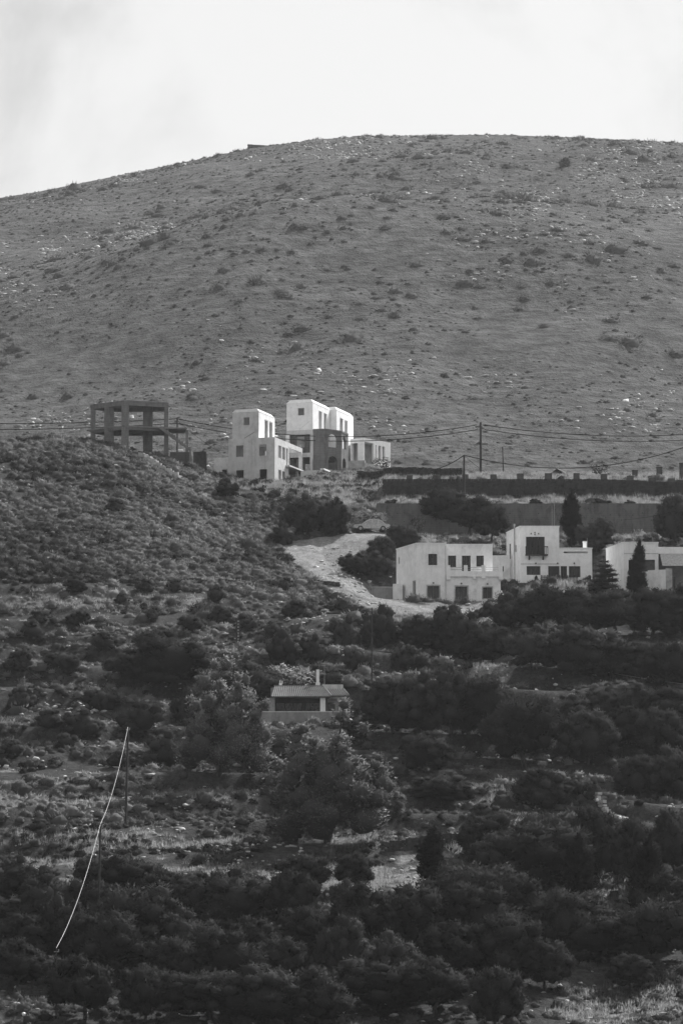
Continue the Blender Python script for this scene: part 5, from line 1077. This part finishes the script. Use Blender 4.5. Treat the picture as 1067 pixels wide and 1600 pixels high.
# single bushes one can pick out on the open slope
named = [(178, 800, 36, 22, 0), (352, 772, 44, 24, 3), (440, 842, 10, 8, 3), (338, 940, 34, 26, 1), (345, 975, 46, 28, 1), (275, 925, 30, 20, 2), (225, 925, 30, 20, 0), (440, 925, 34, 24, 4), (395, 760, 18, 12, 4), (120, 925, 40, 20, 3), (190, 945, 26, 18, 1), (235, 970, 32, 22, 4), (120, 975, 44, 22, 5), (60, 975, 40, 20, 0), (300, 985, 50, 28, 4), (385, 985, 44, 26, 1), (430, 1000, 44, 30, 4), (460, 965, 44, 28, 0), (490, 1035, 50, 40, 5), (440, 1035, 56, 44, 3), (540, 1010, 60, 48, 5), (560, 1050, 50, 40, 4), (600, 1000, 60, 50, 3), (630, 1040, 50, 36, 5), (520, 1070, 40, 24, 1), (100, 1050, 60, 30, 4), (160, 1020, 50, 26, 1), (30, 1050, 44, 30, 5), (50, 1000, 50, 26, 3), (160, 1110, 60, 34, 4), (130, 1150, 70, 36, 5), (80, 1140, 50, 26, 2), (105, 1170, 40, 26, 0), (220, 1150, 80, 50, 4), (260, 1190, 70, 46, 5), (30, 1110, 50, 34, 3), (20, 1180, 44, 24, 1), (185, 1200, 50, 26, 1), (300, 1130, 60, 46, 3), (440, 1195, 50, 36, 1), (560, 1150, 50, 36, 4), (430, 1240, 60, 28, 0), (470, 1270, 50, 24, 2), (60, 1300, 40, 18, 1), (30, 1390, 60, 50, 5), (150, 1395, 70, 60, 4), (225, 1405, 80, 50, 5), (300, 1400, 60, 40, 4), (395, 1400, 60, 36, 5), (450, 1405, 50, 34, 3), (600, 1425, 40, 36, 4), (640, 1010, 40, 30, 1), (690, 1190, 40, 30, 1), (760, 1280, 50, 26, 0), (580, 1000, 40, 30, 4)]
place_w = []
named.sort()
for i, (u, v, w, h, k) in enumerate(named):
    band = 'upper left slope' if v < 880 else 'middle slope' if v < 1080 else 'lower slope' if v < 1290 else 'bottom of the open slope'
    place_w.append(band); n_ = place_w.count(band) - 1
    put_shrub(k, u, v, w, h, 'wild_shrub', '%s large wild shrub from the left on the %s' % (nth(n_), band), group='large shrubs on the ' + band)
for i, (u, v, w, h) in enumerate([(612, 789, 22, 9), (668, 788, 26, 10), (742, 789, 20, 8), (835, 789, 24, 9), (940, 789, 28, 11), (985, 789, 20, 8)]): put_shrub(i, u, v, w, h, 'wild_shrub', nth(i) + ' small shrub from the left along the top of the concrete wall', group='shrubs on the concrete wall')
for i, (u, v, w, h, k) in enumerate([(690, 972, 40, 24, 3), (748, 966, 22, 12, 1)]): put_shrub(k, u, v, w, h, 'wild_shrub', nth(i) + ' small shrub from the left along the dirt track edge', group='shrubs along the dirt track')
# lone bush on the far hill, and bigger far bushes
def far_gp(u, v):
    d = ray(u, v); Y = np.arange(780, 1420, 1.5); g = hfun(d[0] / d[1] * Y, Y); rz = d[2] / d[1] * Y; i = np.argmax(g >= rz); return np.array([d[0] / d[1] * Y[i], Y[i], g[i]])
p = far_gp(881, 260); put_shrub(5, 0, 0, 20, 16, 'lone_bush', 'lone dark bush high on the far hillside', p=p)

# ------------------------------------------------------------------ countless ground cover
def scatter(x0, x1, y0, y1, step, r):
    gx, gy = np.meshgrid(np.arange(x0, x1, step), np.arange(y0, y1, step)); x = gx.ravel() + r.uniform(-.5, .5, gx.size) * step; y = gy.ravel() + r.uniform(-.5, .5, gx.size) * step
    z = hfun(x, y); u, v = project(np.stack([x, y, z], -1)); k = (u > -190) & (u < 1260) & (v < 1680); return x[k], y[k], z[k], u[k], v[k]
FOOT = [(P4[0] - 2.6, P4[0] + 9.2, 409.6, 417), (P5[0] - 5.5, P5[0] + 7.6, 416.5, 425), (P6[0] - 1.6, P6[0] + 13, 411.5, 420), (P7[0] - 1, P7[0] + 7.6, 351.2, 359), (PL_[0] - 8, PL_[0] + 4, 477.5, 492), (PC_[0] - 4, PC_[0] + 11, 490.5, 508)]
def clear(x, y, u, v, dirt=True, trees=False):
    k = np.ones(len(x), bool)
    for a, b, c, d in FOOT: k &= ~((x > a) & (x < b) & (y > c) & (y < d))
    k &= ~((u > 580) & (y > 453.6) & (y < 455.6)) & ~((u > 590) & (y > 461.2) & (y < 462.8))
    if dirt: k &= ~(inpoly(u, v, DIRT) & (y < 446) & ((vnoise(x * 1.7, y * 1.7, 77) < .93) | (v < 930)))
    k &= ~((u > 186) & (u < 280) & (np.abs(v - (693 + 53 * (u - 190) / 86)) < 6))
    return k
def cushions(x, y, z, size, tone, r, nb):
    """hemispherical spiny cushions: a low dome and nb upright sprays each"""
    n = len(x); th = np.arange(6) * math.pi / 3; ring = lambda el, rr: np.stack([np.cos(th + el) * rr * math.cos(el), np.sin(th + el) * rr * math.cos(el), np.full(6, math.sin(el) * rr)], -1)
    B = np.concatenate([ring(-.35, 1.0), ring(.45, .92), ring(1.05, .92), [[0, 0, .92]]]); Fc = []
    for k in (0, 6):
        for i in range(6): j = (i + 1) % 6; Fc += [(k + i, k + j, k + 6 + j), (k + i, k + 6 + j, k + 6 + i)]
    Fc += [(12 + i, 12 + (i + 1) % 6, 18) for i in range(6)]; Fc = np.array(Fc)
    P = np.stack([x, y, z], -1); S = np.stack([size * r.uniform(.85, 1.2, n), size * r.uniform(.85, 1.2, n), size * r.uniform(.6, .95, n)], -1)
    V = P[:, None] + B[None] * S[:, None] * r.uniform(.8, 1.15, (n, len(B), 1)) * .88; s = Soup()
    s.add(V.reshape(-1, 3), (Fc[None] + (np.arange(n) * len(B))[:, None, None]).reshape(-1, 3), np.repeat(tone * .7, len(B)), unit(np.broadcast_to(B[None], (n, len(B), 3)) + r.normal(0, .15, (n, len(B), 3))).reshape(-1, 3))  # dome darker than the sprays: inner shade put into the tone
    d = r.normal(size=(n, nb, 3)); d[..., 2] = np.abs(d[..., 2]) * .9 + .02; d = unit(d); C = P[:, None] + d * S[:, None] * .84
    D = unit(d + r.normal(size=d.shape) * .3 + np.array([0, 0, .25])); Lf = (np.repeat(size, nb) * r.uniform(.14, .34, n * nb)); V, T = leaves(C.reshape(-1, 3), D.reshape(-1, 3), Lf, Lf * .26 + .012, r)
    t = np.clip(np.repeat(tone, nb) + r.normal(0, .12, n * nb), 0, 1); t3 = np.stack([t * .7, t * .7, np.clip(t * 1.25, 0, 1)], -1).ravel(); s.add(V, T, t3, np.repeat(unit(d + r.normal(0, .3, d.shape)).reshape(-1, 3), 3, 0)); return s  # darker bases and lighter tips: rim light put into the tone
r = np.random.default_rng(11)
parts = []
def used_mask(x, y, f=.55):
    k = np.ones(len(x), bool)
    for a, b, q in USED: k &= (x - a) ** 2 + (y - b) ** 2 > (q * f) ** 2
    return k
x, y, z, u, v = scatter(-60, 60, 404, 500, .98, r)                    # upper slope: close cover
k = clear(x, y, u, v) & used_mask(x, y) & (fbm(x * .25, y * .25, 3, 6) > .22) & ~((u > 330) & (v < 790) & (v > 735) & (r.random(len(x)) < .55)) & ~((u > 600) & (r.random(len(x)) < .62)); x, y, z = x[k], y[k], z[k]
sz = np.exp(r.normal(-.36, .26, len(x))); tone = np.clip(.42 + .55 * (fbm(x * .12, y * .12, 3, 8) - .5) * 2 + r.normal(0, .15, len(x)), .05, 1); parts.append((x, y, z - sz * .12, sz, tone, 66))
x, y, z, u, v = scatter(-50, 50, 318, 404, 1.02, r)                   # middle slope: mixed sizes
k = clear(x, y, u, v) & used_mask(x, y) & (fbm(x * .22, y * .22, 3, 7) > .40); x, y, z, u, v = x[k], y[k], z[k], u[k], v[k]
sz = np.exp(r.normal(-.62, .36, len(x))); tone = np.clip(.38 + .5 * (fbm(x * .15, y * .15, 3, 18) - .5) * 2 + r.normal(0, .15, len(x)), .03, 1); parts.append((x, y, z - sz * .1, sz, tone, 64))
x, y, z, u, v = scatter(-40, 40, 246, 318, .92, r)                    # lower slope
k = clear(x, y, u, v) & used_mask(x, y) & (fbm(x * .22, y * .22, 3, 9) > .42); x, y, z, u, v = x[k], y[k], z[k], u[k], v[k]
sz = np.exp(r.normal(-.8, .32, len(x))); tone = np.clip(.34 + .5 * (fbm(x * .15, y * .15, 3, 28) - .5) * 2 + r.normal(0, .15, len(x)), .03, 1); parts.append((x, y, z - sz * .1, sz, tone, 70))
for nm, (x, y, z, sz, tone, nb) in zip(('upper slope', 'middle slope', 'lower slope'), parts):
    me = cushions(x, y, z, sz, tone, r, nb).mesh('cushion_scrub'); o = link('cushion_scrub', me, 'cushion'); tag(o, 'spiny cushion scrub covering the ' + nm, None, kind='stuff')
# dry grass
def grass(polys, n, hgt, label, sd):
    r = np.random.default_rng(sd); Ps = []
    x, y, z, u, v = scatter(-48, 48, 246, 506, .34, r); k = np.zeros(len(x), bool); ju = (fbm(x * .5, y * .5, 3, 21) - .5) * 60; jv = (fbm(x * .5, y * .5, 3, 33) - .5) * 44
    for p in polys: k |= inpoly(u + ju, v + jv, p)
    k &= clear(x, y, u, v) & (fbm(x * .6, y * .6, 2, 44) > .33); x, y, z = x[k], y[k], z[k]; m = 9
    C = np.repeat(np.stack([x, y, z - .03], -1), m, 0) + r.normal(0, .13, (len(x) * m, 3)) * np.array([1, 1, 0]); D = unit(r.normal(size=C.shape) * .32 + np.array([0, 0, 1])); hh = hgt * r.uniform(.45, 1.25, len(C)) * np.repeat(.6 + .8 * vnoise(x * .9, y * .9, 3), m)
    V, T = leaves(C, D, hh, .05, r); s = Soup(); s.add(V, T, np.repeat(np.clip(r.normal(.5, .2, len(C)), 0, 1), 3), np.repeat(unit(r.normal(0, .5, C.shape) + np.array([.25, .3, 1])), 3, 0)); o = link('dry_grass', s.mesh('dry_grass'), 'grass_dry'); tag(o, label, None, kind='stuff')
grass(GRASS[:2] + GRASS[11:13], 0, .55, 'pale dry grass on the terraces round the houses', 5); grass(GRASS[3:11] + GRASS[13:], 0, .4, 'pale dry grass in the lower clearings', 6)
# loose stones
def stones(n, pick, size, label, sd, name='loose_stones', far=False):
    r = np.random.default_rng(sd); x, y, z = pick(r, n); n = len(x); V0, T0 = ico(0); S = size(r, n)[:, None] * r.uniform(.6, 1.4, (n, 3)) * np.array([1.2, 1, .6]); a = r.uniform(0, 6.28, n)
    W = V0[None] * r.uniform(.5, 1.3, (n, len(V0), 1)) * S[:, None]; ca, sa = np.cos(a)[:, None], np.sin(a)[:, None]; W = np.stack([W[..., 0] * ca - W[..., 1] * sa, W[..., 0] * sa + W[..., 1] * ca, W[..., 2]], -1) + np.stack([x, y, z], -1)[:, None]
    s = Soup(); s.add(W.reshape(-1, 3), (T0[None] + (np.arange(n) * len(V0))[:, None, None]).reshape(-1, 3), np.repeat(np.clip(r.normal(.55, .25, n), 0, 1), len(V0))); tag(link(name, s.mesh(name), 'rock'), label, None, kind='stuff')
def pk_near(r, n):
    x = r.uniform(-42, 42, n * 4); y = r.uniform(250, 470, n * 4); z = hfun(x, y); u, v = project(np.stack([x, y, z], -1)); d = np.full(len(x), .10)
    for cu, cv, ru, rv, w in ((100, 1105, 60, 18, 1.0), (290, 1265, 60, 16, .9), (300, 1300, 80, 20, .8), (370, 1330, 90, 18, .6), (60, 985, 80, 30, .35), (470, 960, 60, 30, .5), (540, 900, 60, 40, .5), (660, 1390, 40, 40, .8), (110, 1285, 60, 16, .6), (450, 1370, 80, 20, .5), (640, 985, 40, 20, .4), (220, 1255, 60, 20, .5), (700, 1400, 30, 40, .7), (760, 1180, 30, 20, .7), (1000, 840, 60, 12, .6)): d = np.maximum(d, w * np.exp(-((u - cu) / ru) ** 2 - ((v - cv) / rv) ** 2))
    k = (r.random(len(x)) < d) & (u > -20) & (u < 1090) & clear(x, y, u, v, False); return x[k], y[k], z[k] + .03
stones(13000, pk_near, lambda r, n: np.clip(np.exp(r.normal(-1.85, .4, n)), .08, .32), 'loose pale stones scattered between the shrubs', 71)
# far hillside: scrub and outcrops
def pk_far(th, sd, lo=780):
    def f(r, n):
        x = r.uniform(-190, 190, n * 4); y = r.uniform(lo, 1405, n * 4); z = hfun(x, y); u, v = project(np.stack([x, y, z], -1)); m = fbm(x * .022, y * .022 * .6, 4, sd); k = (m + r.normal(0, .05, len(x)) > th) & (u > -190) & (u < 1260) & (v < 780) & ~((u > 125) & (u < 280) & (v > 585) & (v < 720) & (sd == 82)); return x[k], y[k], z[k]
    return f
def far_scrub(n, th, sd, szm, label, nb=26, tm=.45):
    r = np.random.default_rng(sd); x, y, z = pk_far(th, sd)(r, n); n = len(x); sz = np.exp(r.normal(szm, .4, n)) * (1 - .6 * ss(1320, 1390, y))
    me = cushions(x, y, z - sz * .35, sz, np.clip(tm + .5 * (fbm(x * .03, y * .03, 3, sd) - .5) + r.normal(0, .15, n), .05, 1), r, nb).mesh('far_scrub'); tag(link('far_scrub', me, 'leaf_far'), label, None, kind='stuff')
far_scrub(5400, .40, 81, -.5, 'low scrub covering the far hillside', 15); far_scrub(700, .52, 82, .62, 'bigger dark bushes dotting the far hillside', 80, .42)
def pk_rock(r, n):
    x, y, z = pk_far(.50, 90)(r, n); u, v = project(np.stack([x, y, z], -1)); m = fbm(u * .012, v * .03, 3, 91); d = np.where(m > .56, .9, .07); d = np.maximum(d, .9 * ((u > 180) & (u < 320) & (v > 255) & (v < 310)) * (m > .45)); d = np.maximum(d, .9 * ((u > 370) & (u < 480) & (v > 235) & (v < 285))* (m > .45)); d = np.maximum(d, .8 * ((u > 520) & (u < 680) & (v > 260) & (v < 330)) * (m > .48)); k = r.random(len(x)) < d; return x[k], y[k], z[k]
stones(8500, pk_rock, lambda r, n: np.clip(np.exp(r.normal(-.75, .4, n)), .2, .85), 'pale rock outcrops on the far hillside', 92, 'rock_outcrops', True)

# ------------------------------------------------------------------ air
def haze():
    m, nt, out = new_mat('haze'); pv = N(nt, 'ShaderNodeVolumePrincipled'); pv.inputs['Density'].default_value = .000058; pv.inputs['Color'].default_value = (.9, .9, .9, 1); pv.inputs['Anisotropy'].default_value = .25; nt.links.new(pv.outputs[0], out.inputs['Volume']); M['haze'] = m
    o = MB().box(-2000, 2000, -90, 3400, -40, 360).build('haze', 'haze'); o['kind'] = 'stuff'; o['label'] = 'thin pale haze in the air'
haze()
